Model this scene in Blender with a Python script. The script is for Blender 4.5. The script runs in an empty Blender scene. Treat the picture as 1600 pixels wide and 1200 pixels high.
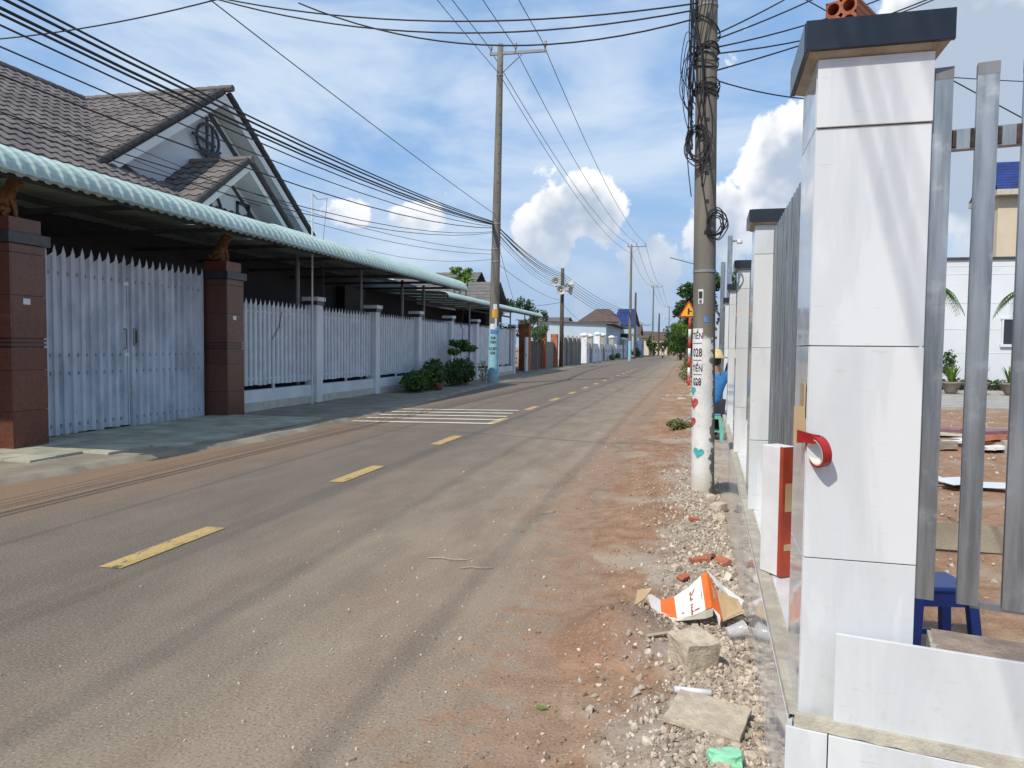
import bpy, bmesh, math, random
from mathutils import Vector, Matrix, Euler, noise
R = math.radians
scene = bpy.context.scene
COL = scene.collection

# ------------------------------------------------------------------ camera
CAM = Vector((0.0, 0.0, 1.5))
yaw, pitch, roll = math.atan(275 / 1170), math.atan(57.9 / 1170), 0.0106
Fv = Vector((-math.sin(yaw) * math.cos(pitch), math.cos(yaw) * math.cos(pitch), -math.sin(pitch)))
R0 = Vector((math.cos(yaw), math.sin(yaw), 0)); U0 = R0.cross(Fv)
Rv = R0 * math.cos(roll) + U0 * math.sin(roll); Uv = U0 * math.cos(roll) - R0 * math.sin(roll)
cam = bpy.data.cameras.new('camera'); camo = bpy.data.objects.new('camera', cam); COL.objects.link(camo)
camo.matrix_world = Matrix(((Rv.x, Uv.x, -Fv.x, CAM.x), (Rv.y, Uv.y, -Fv.y, CAM.y), (Rv.z, Uv.z, -Fv.z, CAM.z), (0, 0, 0, 1)))
cam.sensor_width = 36.0; cam.lens = 1170 / 1600 * 36.0; cam.clip_start = 0.05; cam.clip_end = 4000
scene.camera = camo

# ------------------------------------------------------------------ exposure
vs = scene.view_settings
vs.view_transform = 'Standard'; vs.look = 'None'; vs.exposure = 0.22; vs.gamma = 1.0; vs.use_curve_mapping = False
scene.cycles.max_bounces = 6; scene.cycles.diffuse_bounces = 3; scene.cycles.glossy_bounces = 3
scene.cycles.transmission_bounces = 4; scene.cycles.transparent_max_bounces = 6
scene.cycles.caustics_reflective = False; scene.cycles.caustics_refractive = False
scene.cycles.use_denoising = True

# ------------------------------------------------------------------ node helpers
class NT:
    def __init__(s, tree): s.t = tree; s.n = tree.nodes; s.l = tree.links
    def new(s, kind, **kw):
        n = s.n.new(kind)
        for k, v in kw.items(): setattr(n, k, v)
        return n
    def put(s, sock, v):
        if hasattr(v, 'is_output'): s.l.new(v, sock)
        elif isinstance(v, (tuple, list)) and sock.type == 'RGBA': sock.default_value = (v[0], v[1], v[2], 1)
        else: sock.default_value = v
    def m(s, op, a, b=0.0, c=None, clamp=False):
        n = s.new('ShaderNodeMath', operation=op, use_clamp=clamp)
        s.put(n.inputs[0], a); s.put(n.inputs[1], b)
        if c is not None: s.put(n.inputs[2], c)
        return n.outputs[0]
    def ss(s, x, a, b):                              # smoothstep a..b -> 0..1
        n = s.new('ShaderNodeMapRange', interpolation_type='SMOOTHSTEP')
        s.put(n.inputs[0], x); n.inputs[1].default_value = a; n.inputs[2].default_value = b
        return n.outputs[0]
    def mix(s, f, a, b, mode='MIX'):
        n = s.new('ShaderNodeMix', data_type='RGBA', blend_type=mode)
        s.put(n.inputs[0], f); s.put(n.inputs[6], a); s.put(n.inputs[7], b)
        return n.outputs[2]
    def noise(s, vec, scale, detail=4, rough=0.5, dist=0.0):
        n = s.new('ShaderNodeTexNoise'); s.put(n.inputs['Vector'], vec)
        n.inputs['Scale'].default_value = scale; n.inputs['Detail'].default_value = detail
        n.inputs['Roughness'].default_value = rough; n.inputs['Distortion'].default_value = dist
        return n.outputs[0]
    def voro(s, vec, scale, out=0):
        n = s.new('ShaderNodeTexVoronoi'); s.put(n.inputs['Vector'], vec); n.inputs['Scale'].default_value = scale
        return n.outputs[out]
    def scl(s, vec, v):
        n = s.new('ShaderNodeMapping'); s.put(n.inputs[0], vec); n.inputs[3].default_value = v
        return n.outputs[0]
    def xyz(s, vec):
        n = s.new('ShaderNodeSeparateXYZ'); s.put(n.inputs[0], vec); return n.outputs
    def vadd(s, vec, v):
        n = s.new('ShaderNodeVectorMath', operation='ADD'); s.put(n.inputs[0], vec); n.inputs[1].default_value = v; return n.outputs[0]

# ------------------------------------------------------------------ sun and sky
L = Vector((0.36, 0.80, -1.0)).normalized()          # the way the light travels
sun = bpy.data.lights.new('sun', 'SUN'); suno = bpy.data.objects.new('sun', sun); COL.objects.link(suno)
suno.rotation_euler = L.to_track_quat('-Z', 'Y').to_euler(); suno.location = (-10, -20, 30)
sun.energy = 3.3; sun.angle = R(0.53); sun.color = (1.0, 0.945, 0.85)

world = bpy.data.worlds.new('World'); scene.world = world; world.use_nodes = True
wt = NT(world.node_tree); wt.n.clear()
sky = wt.new('ShaderNodeTexSky', sky_type='NISHITA', sun_disc=False)
sky.sun_elevation = math.asin(-L.z); sky.sun_rotation = math.atan2(-L.x, -L.y); sky.altitude = 50
sky.air_density = 1.0; sky.dust_density = 1.3; sky.ozone_density = 2.2
tc = wt.new('ShaderNodeTexCoord').outputs['Generated']
dx, dy, dz = wt.xyz(tc)[0:3]
az = wt.m('ARCTAN2', dx, dy); el = wt.m('ARCSINE', dz)
def blob(a, e, wa, we, amp):                          # a heap of cloud at azimuth a, elevation e
    p = wt.m('MULTIPLY_ADD', az, 1 / R(wa), -a / wa); q = wt.m('MULTIPLY_ADD', el, 1 / R(we), -e / we)
    d = wt.m('MULTIPLY_ADD', p, p, wt.m('MULTIPLY', q, q))
    return wt.m('MULTIPLY_ADD', wt.m('MINIMUM', d, 1.6), -amp * .62, amp)
heaps = None
for b in [(6.4, 12.0, 3.6, 4.4, .56), (2.6, 9.0, 3.6, 3.2, .50), (17.5, 14.5, 7.5, 8.5, .70), (-7.2, 10.2, 2.4, 3.2, .52), (-10.8, 8.6, 3.0, 2.6, .46), (-3.2, 6.8, 2.4, 2.4, .42), (-20.8, 9.6, 2.2, 1.6, .42), (-26.5, 9.8, 2.6, 1.4, .38), (45, 10, 14, 6, .6)]:
    q = blob(*b); heaps = q if heaps is None else wt.m('MAXIMUM', heaps, q)
big = wt.noise(wt.vadd(tc, (3.1, 1.7, 0.4)), 2.4, 1, 0.5)
body = wt.m('ADD', wt.m('MULTIPLY_ADD', big, 1.2, -0.84), heaps)
puff = wt.noise(tc, 12.0, 7, 0.6); puff2 = wt.noise(wt.vadd(tc, (-0.012, -0.006, 0.026)), 12.0, 3, 0.58)
band = wt.m('MULTIPLY', wt.ss(el, R(-1), R(3)), wt.m('SUBTRACT', 1.0, wt.ss(el, R(24), R(42))))
f0 = wt.m('MULTIPLY_ADD', wt.m('SUBTRACT', puff, 0.5), 1.35, body)
cov = wt.m('MULTIPLY', wt.ss(f0, 0.0, 0.11), band)
lit = wt.m('MULTIPLY_ADD', wt.m('SUBTRACT', puff, puff2), 1.5, wt.m('MULTIPLY', wt.m('SUBTRACT', 0.40, f0), 0.75))
shade = wt.ss(lit, -0.16, 0.36)
low = wt.m('SUBTRACT', 1.0, wt.ss(el, R(4), R(12.5)))
ccol = wt.mix(shade, (3.3, 3.9, 4.85), (7.9, 7.85, 7.75)); ccol = wt.mix(wt.m('MULTIPLY', low, .92), ccol, (2.95, 3.75, 4.95))
wisp = wt.noise(wt.scl(tc, (1.0, 1.0, 3.0)), 2.3, 5, 0.58, 0.4)
veil = wt.m('MAXIMUM', wt.m('MAXIMUM', blob(-35, 17, 13, 6, .16), blob(-12, 19, 7, 4, .12)), 0.0)
thin = wt.m('MULTIPLY_ADD', wt.ss(wt.m('ADD', wisp, veil), 0.40, 0.72), 0.70, 0.04)
haze = wt.m('MULTIPLY', wt.m('SUBTRACT', 1.0, wt.ss(el, R(0), R(17))), 0.85)
base = wt.mix(0.62, sky.outputs[0], (1.45, 3.2, 6.1))
base = wt.mix(haze, base, (2.8, 3.7, 5.05))
base = wt.mix(thin, base, (5.5, 6.15, 6.8))
col = wt.mix(cov, base, ccol)
bg = wt.new('ShaderNodeBackground'); wt.put(bg.inputs[0], col); bg.inputs[1].default_value = 0.125
wo = wt.new('ShaderNodeOutputWorld'); wt.l.new(bg.outputs[0], wo.inputs[0])

# ------------------------------------------------------------------ materials
MATS = {}
def new_mat(name):
    m = bpy.data.materials.new(name); m.use_nodes = True
    t = NT(m.node_tree); p = t.n['Principled BSDF']; MATS[name] = m
    return m, t, p
def pos(t): return t.new('ShaderNodeNewGeometry').outputs['Position']
def objco(t): return t.new('ShaderNodeTexCoord').outputs['Object']
def bump(t, p, h, strength=0.3, dist=0.01):
    b = t.new('ShaderNodeBump'); b.inputs['Strength'].default_value = strength; b.inputs['Distance'].default_value = dist
    t.put(b.inputs['Height'], h); t.l.new(b.outputs[0], p.inputs['Normal'])
def simple(name, c1, c2=None, scale=6.0, rough=0.7, metal=0.0, fine=0.0, bmp=0.0, bscale=60.0, rnd=0.0, spec=0.5, contrast=(0.35, 0.65), island=False, stretch=None, world=True, bdist=0.01):
    m, t, p = new_mat(name)
    v = pos(t) if world else objco(t)
    if stretch: v = t.scl(v, stretch)
    c2 = c2 or tuple(x * 0.8 for x in c1)
    f = t.ss(t.noise(v, scale, 5, 0.6), *contrast)
    col = t.mix(f, c1, c2)
    if fine:
        n = t.noise(v, scale * 14, 3, 0.7)
        col = t.mix(fine, col, t.mix(n, (0.0, 0.0, 0.0), tuple(min(1, x * 2) for x in c1)), 'MIX')
    if rnd:
        r = t.new('ShaderNodeNewGeometry').outputs['Random Per Island'] if island else t.new('ShaderNodeObjectInfo').outputs['Random']
        k = t.m('ADD', t.m('MULTIPLY', r, rnd * 2), 1 - rnd)
        g = t.new('ShaderNodeCombineColor'); [t.put(g.inputs[i], k) for i in range(3)]
        col = t.mix(1.0, col, g.outputs[0], 'MULTIPLY')
    t.put(p.inputs['Base Color'], col); p.inputs['Roughness'].default_value = rough; p.inputs['Metallic'].default_value = metal
    p.inputs['Specular IOR Level'].default_value = spec
    if bmp: bump(t, p, t.noise(v, bscale, 4, 0.6), bmp, bdist)
    return m

# asphalt: worn grey tarmac with red soil dust at its left edge and pale dust towards the verge
def mk_road():
    m, t, p = new_mat('asphalt'); v = pos(t); X, Y, Z = t.xyz(v)[0:3]
    big = t.noise(v, 0.45, 4, 0.55); mid = t.noise(t.scl(v, (1.6, 0.5, 1)), 2.0, 5, 0.6)
    col = t.mix(t.ss(mid, .3, .7), (0.192, 0.150, 0.110), (0.157, 0.123, 0.092))
    trk = t.m('MULTIPLY', t.ss(t.m('ABSOLUTE', t.m('SUBTRACT', t.m('ABSOLUTE', t.m('ADD', X, 3.0)), 1.0)), 0.55, 0.05), 0.30)
    col = t.mix(trk, col, (0.132, 0.107, 0.082))
    xr = t.m('ADD', X, t.m('MULTIPLY', t.m('SUBTRACT', big, .5), 2.2))
    dust = t.m('MULTIPLY', t.ss(xr, -3.9, -1.3), 0.80)
    col = t.mix(dust, col, t.mix(t.ss(mid, .35, .68), (0.345, 0.262, 0.182), (0.262, 0.192, 0.128)))
    pale = t.m('MULTIPLY', t.ss(t.noise(t.scl(v, (1.4, .6, 1)), 1.7, 7, 0.7), .52, .68), t.ss(xr, -2.3, -1.1))
    col = t.mix(t.m('MULTIPLY', pale, .42), col, (0.43, 0.375, 0.31))
    red = t.m('MULTIPLY', t.ss(t.m('ADD', xr, t.m('MULTIPLY', Y, -0.012)), -5.0, -6.4), t.ss(Y, 26, 8))
    col = t.mix(t.m('MULTIPLY', red, .55), col, (0.29, 0.168, 0.09))
    redr = t.m('MULTIPLY', t.ss(t.noise(v, .9, 5, .6), .56, .72), t.ss(X, -3.4, -1.2))
    col = t.mix(t.m('MULTIPLY', redr, .45), col, (0.25, 0.160, 0.105))
    ed = t.ss(t.m('ADD', t.noise(v, 5.5, 7, .68), t.m('MULTIPLY', t.m('ADD', X, t.m('ADD', 1.0, t.m('MULTIPLY', t.ss(Y, 4.2, 7.5), .42))), .42)), .50, .62)
    col = t.mix(t.m('MULTIPLY', ed, .85), col, t.mix(t.ss(t.noise(v, 7, 6, .65), .3, .7), (0.370, 0.230, 0.142), (0.270, 0.162, 0.098)))
    sp = t.noise(v, 75, 3, 0.7); sp2 = t.voro(v, 55)
    col = t.mix(t.m('MULTIPLY', t.ss(sp, .54, .66), .42), col, (0.44, 0.39, 0.33))
    col = t.mix(t.m('MULTIPLY', t.ss(sp, .46, .34), .55), col, (0.045, 0.038, 0.033))
    col = t.mix(t.m('MULTIPLY', t.ss(t.voro(v, 26), .10, .05), .5), col, (0.46, 0.41, 0.35))
    t.put(p.inputs['Base Color'], col); p.inputs['Roughness'].default_value = 0.82; p.inputs['Specular IOR Level'].default_value = 0.3
    bump(t, p, t.m('ADD', sp, t.m('MULTIPLY', sp2, .5)), 0.5, 0.006)
mk_road()

def mk_soil(name, gravel):
    m, t, p = new_mat(name); v = pos(t); X, Y, Z = t.xyz(v)[0:3]
    a = t.noise(v, 1.3, 6, 0.6); b = t.noise(v, 7, 6, 0.65); c = t.noise(v, 60, 4, 0.7)
    col = t.mix(t.ss(b, .3, .7), (0.385, 0.230, 0.138), (0.258, 0.145, 0.085))
    col = t.mix(t.ss(a, .48, .68), col, (0.40, 0.31, 0.225))
    if gravel:
        g = t.ss(t.m('ADD', t.m('ADD', X, t.m('MULTIPLY', t.m('SUBTRACT', a, .5), 1.4)), t.m('MULTIPLY', Y, -0.02)), -0.42, -0.05)
        col = t.mix(t.m('MULTIPLY', g, .8), col, t.mix(t.ss(b, .35, .65), (0.46, 0.41, 0.345), (0.33, 0.285, 0.235)))
        out = t.m('MULTIPLY', t.ss(t.m('ADD', X, t.m('MULTIPLY', t.m('SUBTRACT', b, .5), 1.2)), -0.55, -1.05), .9)
        col = t.mix(out, col, t.mix(t.ss(b, .4, .6), (0.285, 0.222, 0.160), (0.215, 0.158, 0.108)))
    if gravel:      # a heap of darker red earth tipped by the torn carton
        dd = t.m('SQRT', t.m('ADD', t.m('POWER', t.m('ADD', X, .36), 2), t.m('POWER', t.m('SUBTRACT', Y, 3.8), 2)))
        col = t.mix(t.m('MULTIPLY', t.ss(t.m('ADD', dd, t.m('MULTIPLY', t.m('SUBTRACT', b, .5), .25)), .42, .20), .62), col, (0.235, 0.128, 0.080))
    col = t.mix(t.m('MULTIPLY', t.ss(c, .52, .72), .5), col, (0.50, 0.42, 0.33))
    col = t.mix(t.m('MULTIPLY', t.ss(c, .45, .3), .5), col, (0.09, 0.055, 0.038))
    t.put(p.inputs['Base Color'], col); p.inputs['Roughness'].default_value = 0.95; p.inputs['Specular IOR Level'].default_value = 0.15
    bump(t, p, t.m('ADD', b, t.m('MULTIPLY', c, .6)), 0.7, 0.02)
mk_soil('verge_soil', True); mk_soil('soil', False)

def mk_marble():
    m, t, p = new_mat('marble_tile'); v = objco(t)
    inf = t.new('ShaderNodeObjectInfo').outputs['Random']
    off = t.new('ShaderNodeVectorMath', operation='ADD'); t.put(off.inputs[0], pos(t))
    cb = t.new('ShaderNodeCombineXYZ'); t.put(cb.inputs[0], t.m('MULTIPLY', inf, 7.0)); t.put(cb.inputs[2], t.m('MULTIPLY', inf, 3.0)); t.put(off.inputs[1], cb.outputs[0])
    rot = t.new('ShaderNodeMapping'); t.put(rot.inputs[0], off.outputs[0]); rot.inputs[2].default_value = (R(20), R(28), R(0)); rot.inputs[3].default_value = (4.2, 2.0, .75)
    n = t.noise(rot.outputs[0], 1.6, 6, 0.55, 0.5)
    vein = t.ss(t.m('ABSOLUTE', t.m('SUBTRACT', n, .5)), 0.05, 0.0)
    soft = t.ss(n, .38, .70)
    col = t.mix(soft, (0.70, 0.71, 0.71), (0.585, 0.605, 0.615))
    col = t.mix(t.m('MULTIPLY', vein, .30), col, (0.56, 0.59, 0.62))
    sm = t.m('MULTIPLY', t.ss(t.noise(t.scl(pos(t), (9, 9, 55)), 1.0, 5, .7), .60, .72), .30)
    col = t.mix(sm, col, (0.42, 0.38, 0.33))
    zz = t.xyz(pos(t))[2]; mud = t.m('MULTIPLY', t.ss(t.noise(t.scl(pos(t), (1, 1, .8)), 26, 6, .72), .55, .64), t.ss(zz, .95, .40))
    col = t.mix(t.m('MULTIPLY', mud, .16), col, (0.44, 0.36, 0.27))
    t.put(p.inputs['Base Color'], col)
    t.put(p.inputs['Roughness'], t.m('ADD', 0.05, t.m('MULTIPLY', t.ss(t.noise(pos(t), 9, 5, .6), .45, .7), 0.14)))
    p.inputs['Specular IOR Level'].default_value = 0.55
mk_marble()

def mk_galv():
    m, t, p = new_mat('galvanised_steel'); v = pos(t)
    n = t.noise(t.scl(v, (30, 30, 2.2)), 1.0, 5, .6); s = t.noise(v, 14, 4, .6)
    col = t.mix(t.ss(n, .35, .65), (0.40, 0.425, 0.44), (0.25, 0.265, 0.275))
    col = t.mix(t.m('MULTIPLY', t.ss(s, .55, .75), .5), col, (0.56, 0.575, 0.58))
    t.put(p.inputs['Base Color'], col); p.inputs['Metallic'].default_value = 0.85
    t.put(p.inputs['Roughness'], t.m('ADD', .30, t.m('MULTIPLY', s, .22)))
mk_galv()

def mk_leaf(name, c1, c2):
    m, t, p = new_mat(name)
    r = t.new('ShaderNodeNewGeometry').outputs['Random Per Island']
    col = t.mix(r, c1, c2)
    t.put(p.inputs['Base Color'], col); p.inputs['Roughness'].default_value = 0.5; p.inputs['Specular IOR Level'].default_value = 0.35
    tr = t.new('ShaderNodeBsdfTranslucent'); t.put(tr.inputs[0], t.mix(.5, col, (0.16, 0.24, 0.02)))
    mx = t.new('ShaderNodeMixShader'); mx.inputs[0].default_value = 0.25
    t.l.new(p.outputs[0], mx.inputs[1]); t.l.new(tr.outputs[0], mx.inputs[2]); t.l.new(mx.outputs[0], t.n['Material Output'].inputs[0])
mk_leaf('leaf_dark', (0.018, 0.045, 0.012), (0.055, 0.115, 0.025))
mk_leaf('leaf_mid', (0.035, 0.080, 0.016), (0.090, 0.170, 0.035))
mk_leaf('leaf_light', (0.080, 0.160, 0.025), (0.190, 0.300, 0.050))
mk_leaf('leaf_grass', (0.075, 0.105, 0.025), (0.200, 0.190, 0.060))

def mk_pole(name, paint=None, top=0.0, mode='full'):
    # cast concrete; `paint` is a limewash band up to `top` metres with a ragged edge
    m, t, p = new_mat(name); v = objco(t); X, Y, Z = t.xyz(v)[0:3]
    n = t.noise(t.scl(v, (6, 6, .9)), 1.0, 6, .6); f = t.noise(v, 45, 4, .65)
    col = t.mix(t.ss(n, .3, .7), (0.225, 0.205, 0.172), (0.145, 0.132, 0.112))
    col = t.mix(t.m('MULTIPLY', t.ss(f, .58, .75), .4), col, (0.12, 0.10, 0.08))
    if paint:
        e = t.m('MULTIPLY', t.m('SUBTRACT', t.noise(v, 9, 6, .65), .5), .28)
        k = t.ss(t.m('ADD', Z, e), top + .03, top - .03)
        if mode == 'side':       # brushed only round the side that faces the street
            k = t.m('MULTIPLY', k, t.ss(t.m('ADD', t.m('ADD', X, t.m('MULTIPLY', Y, .25)), t.m('MULTIPLY', e, .9)), .060, .052))
        pc = t.mix(t.ss(t.noise(v, 5, 5, .6), .35, .7), paint, tuple(x * .82 for x in paint))
        pc = t.mix(t.m('MULTIPLY', t.ss(t.noise(v, 26, 5, .7), .62, .70), .8), pc, (0.24, 0.20, 0.16))
        foot = t.m('MULTIPLY', t.ss(t.m('ADD', Z, e), .38, .02), .55)
        pc = t.mix(foot, pc, (0.42, 0.34, 0.24))
        col = t.mix(k, col, pc)
    t.put(p.inputs['Base Color'], col); p.inputs['Roughness'].default_value = 0.9; p.inputs['Specular IOR Level'].default_value = .2
    bump(t, p, t.m('ADD', f, n), .35, .008)
mk_pole('pole_white_side', (0.76, 0.75, 0.72), 1.55, 'side')
mk_pole('pole_blue', (0.30, 0.56, 0.63), 2.35)
mk_pole('pole_plain')

simple('concrete', (0.40, 0.37, 0.32), (0.29, 0.265, 0.225), 2.5, .9, fine=.12, bmp=.4)
simple('concrete_dark', (0.30, 0.255, 0.19), (0.185, 0.155, 0.115), 1.6, .92, fine=.15, bmp=.5)
simple('mortar', (0.50, 0.455, 0.36), (0.37, 0.33, 0.265), 14, .95, fine=.1, bmp=.6, bscale=90)
simple('mortar_top', (0.36, 0.275, 0.215), (0.25, 0.185, 0.145), 18, .95, fine=.15, bmp=.8, bscale=90)
def mk_paint(name, c1, c2, thr):
    m, t, p = new_mat(name); v = pos(t); n = t.noise(t.scl(v, (1.6, .7, 1)), 7, 7, .72)
    col = t.mix(t.ss(t.noise(v, 30, 4, .6), .35, .65), c1, c2)
    col = t.mix(t.ss(n, thr, thr + .05), col, (0.12, 0.10, 0.08))
    t.put(p.inputs['Base Color'], col); p.inputs['Roughness'].default_value = .8
mk_paint('yellow_paint', (0.53, 0.36, 0.125), (0.43, 0.295, 0.115), .57)
simple('old_yellow_paint', (0.56, 0.375, 0.115), (0.42, 0.29, 0.115), 6, .8, fine=.10, contrast=(.45, .7))
simple('white_paint_line', (0.76, 0.70, 0.56), (0.62, 0.56, 0.44), 4, .75, fine=.08)
simple('white_metal', (0.72, 0.73, 0.745), (0.60, 0.615, 0.64), 3, .45, rnd=.04)
def mk_gate():
    m, t, p = new_mat('gate_metal'); v = pos(t); r = t.new('ShaderNodeObjectInfo').outputs['Random']
    col = t.mix(t.ss(t.noise(t.scl(v, (1, 1, .5)), 2.6, 6, .62), .38, .68), (0.60, 0.635, 0.69), (0.40, 0.435, 0.49))
    col = t.mix(t.m('MULTIPLY', t.ss(t.noise(t.scl(v, (5, 5, .7)), 1.5, 5, .65), .52, .70), .38), col, (0.30, 0.32, 0.345))
    col = t.mix(t.m('MULTIPLY', t.ss(t.noise(t.scl(v, (9, 9, 2.2)), 1.6, 6, .7), .66, .74), .75), col, (0.20, 0.115, 0.070))
    col = t.mix(t.m('MULTIPLY', r, .16), col, (0.25, 0.26, 0.28))
    t.put(p.inputs['Base Color'], col); p.inputs['Roughness'].default_value = .42
mk_gate()
simple('white_wall', (0.78, 0.78, 0.77), (0.66, 0.66, 0.65), 1.4, .85, stretch=(1, 1, .35))
simple('white_plaster', (0.72, 0.74, 0.76), (0.66, 0.68, 0.70), .5, .85)
simple('cream_stone', (0.58, 0.53, 0.43), (0.47, 0.43, 0.35), 5, .8)
simple('grey_trim', (0.095, 0.10, 0.11), (0.07, 0.075, 0.085), 4, .6)
simple('beige_wall', (0.66, 0.55, 0.40), (0.60, 0.50, 0.37), .6, .85)
simple('red_granite', (0.165, 0.062, 0.040), (0.110, 0.042, 0.028), 22, .28, fine=.15, rnd=.10)
simple('dark_granite', (0.014, 0.019, 0.026), (0.022, 0.027, 0.034), 8, .22, fine=.05)
simple('dark_band', (0.055, 0.055, 0.065), (0.035, 0.035, 0.042), 8, .3)
simple('roof_tile_grey', (0.178, 0.152, 0.136), (0.122, 0.104, 0.094), 1.3, .75, rnd=.18, fine=.1)
simple('roof_tile_mass', (0.178, 0.152, 0.136), (0.122, 0.104, 0.094), 1.3, .75, rnd=.18, island=True, fine=.1)
simple('roof_trim', (0.060, 0.050, 0.046), (0.045, 0.038, 0.035), 2, .7, rnd=.1)
simple('roof_far', (0.165, 0.150, 0.140), (0.115, 0.105, 0.098), 3, .8, rnd=.1, island=True)
simple('roof_brown', (0.135, 0.085, 0.065), (0.095, 0.062, 0.050), 2, .8)
simple('roof_blue', (0.020, 0.042, 0.190), (0.014, 0.030, 0.130), 2, .5, rnd=.1)
simple('canopy_green', (0.44, 0.56, 0.515), (0.365, 0.48, 0.44), 1.1, .33, rnd=.03, stretch=(.4, 1, .4))
simple('steel_dark', (0.060, 0.065, 0.075), (0.045, 0.048, 0.055), 3, .5)
simple('steel_grey', (0.26, 0.27, 0.28), (0.19, 0.195, 0.20), 3, .5)
simple('shade_wall', (0.055, 0.060, 0.078), (0.042, 0.046, 0.060), 1.0, .85)  # wall colour darkened to hold the shade under the canopies
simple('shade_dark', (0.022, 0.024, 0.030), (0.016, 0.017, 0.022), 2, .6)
simple('gable_wall', (0.72, 0.74, 0.75), (0.66, 0.68, 0.69), .7, .85)
simple('soffit', (0.78, 0.79, 0.76), (0.72, 0.73, 0.70), .7, .85)
simple('emblem_dark', (0.045, 0.062, 0.080), None, 3, .5)
simple('statue_brown', (0.26, 0.115, 0.035), (0.14, 0.060, 0.022), 14, .45)
simple('wire_black', (0.016, 0.017, 0.020), None, 3, .6)
simple('wire_grey', (0.11, 0.115, 0.12), None, 3, .5)
simple('porcelain', (0.42, 0.44, 0.45), (0.22, 0.22, 0.22), 9, .25)
simple('red_brick', (0.42, 0.150, 0.070), (0.30, 0.100, 0.050), 10, .9, fine=.1, rnd=.15, bmp=.4)
simple('hollow_brick', (0.46, 0.155, 0.080), (0.36, 0.115, 0.060), 16, .85, fine=.06, bmp=.3, bscale=120)
simple('brick_joint', (0.33, 0.29, 0.24), None, 8, .95)
simple('timber_grey', (0.30, 0.285, 0.255), (0.20, 0.19, 0.17), 4, .9, rnd=.12, stretch=(6, 6, .6))
simple('blue_paint', (0.34, 0.49, 0.64), (0.29, 0.43, 0.57), .6, .8)
simple('blue_gate', (0.10, 0.22, 0.42), (0.08, 0.17, 0.33), 1, .6)
simple('light_blue_wall', (0.44, 0.55, 0.62), (0.39, 0.49, 0.56), .5, .85)
simple('wood_board', (0.47, 0.39, 0.28), (0.38, 0.31, 0.22), 5, .8, stretch=(8, 1, 8))
simple('stone', (0.58, 0.485, 0.365), (0.44, 0.36, 0.265), 20, .95, fine=.12, bmp=.8, bscale=70, world=False)
simple('gravel_stone', (0.52, 0.445, 0.36), (0.36, 0.295, 0.23), 30, .95, rnd=.42, island=True)
simple('gravel_red', (0.32, 0.225, 0.16), (0.23, 0.15, 0.105), 30, .95, rnd=.35, island=True)
simple('paper_white', (0.76, 0.75, 0.74), (0.68, 0.67, 0.66), 6, .7)
simple('paper_cream', (0.72, 0.68, 0.56), None, 6, .7)
simple('carton_orange', (0.80, 0.170, 0.022), (0.70, 0.140, 0.020), 6, .55)
simple('carton_red', (0.42, 0.060, 0.025), (0.30, 0.045, 0.022), 5, .5)
simple('carton_brown', (0.50, 0.36, 0.21), (0.43, 0.305, 0.175), 9, .85)
simple('ink_grey', (0.14, 0.14, 0.16), None, 6, .7)
simple('ink_red', (0.42, 0.075, 0.030), None, 6, .7)
simple('ink_black', (0.020, 0.020, 0.026), None, 6, .6)
simple('tape_red', (0.40, 0.020, 0.022), (0.32, 0.016, 0.018), 12, .35)
simple('plastic_blue', (0.030, 0.085, 0.36), (0.026, 0.072, 0.31), 5, .35)
simple('plastic_sky', (0.10, 0.26, 0.44), None, 5, .4)
simple('plastic_teal', (0.16, 0.46, 0.36), None, 5, .4)
simple('heart_teal', (0.06, 0.38, 0.38), (0.09, 0.42, 0.41), 30, .8)
simple('heart_red', (0.42, 0.045, 0.055), (0.46, 0.09, 0.09), 30, .8)
simple('sign_yellow', (0.86, 0.42, 0.012), None, 3, .4)
simple('sign_red', (0.50, 0.035, 0.020), (0.40, 0.030, 0.020), 6, .45)
simple('post_white', (0.72, 0.70, 0.66), (0.62, 0.60, 0.56), 9, .5)
simple('sticker_blue', (0.16, 0.28, 0.62), (0.10, 0.18, 0.45), 18, .5)
simple('sticker_yellow', (0.78, 0.45, 0.03), (0.70, 0.26, 0.03), 40, .5)
simple('horn_metal', (0.50, 0.50, 0.46), (0.38, 0.38, 0.34), 8, .4)
simple('bark', (0.12, 0.095, 0.070), (0.075, 0.060, 0.045), 12, .95, bmp=.6, bscale=30)
simple('clay_pot', (0.26, 0.215, 0.170), (0.20, 0.165, 0.130), 7, .85)
simple('terracotta', (0.30, 0.11, 0.06), None, 7, .85)
simple('skin', (0.36, 0.20, 0.13), None, 7, .55)
simple('shirt_blue', (0.030, 0.17, 0.40), (0.025, 0.13, 0.32), 14, .85)
simple('trousers_dark', (0.022, 0.024, 0.030), None, 9, .85)
simple('straw', (0.66, 0.50, 0.22), (0.56, 0.42, 0.18), 40, .8)
simple('granite_plum', (0.24, 0.125, 0.130), (0.19, 0.10, 0.105), 12, .4)
simple('plastic_white', (0.74, 0.75, 0.76), None, 6, .4)
simple('hedge_green', (0.05, 0.09, 0.025), (0.03, 0.06, 0.018), 9, .8)
def mk_glass(name, colr, rough, alpha):
    m, t, p = new_mat(name)
    p.inputs['Base Color'].default_value = (*colr, 1); p.inputs['Roughness'].default_value = rough; p.inputs['Alpha'].default_value = alpha
mk_glass('window_glass', (0.03, 0.035, 0.045), .06, 1.0)
mk_glass('clear_plastic', (0.75, 0.76, 0.76), .12, .32)
mk_glass('green_plastic', (0.35, 0.80, 0.52), .25, .78)

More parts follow.
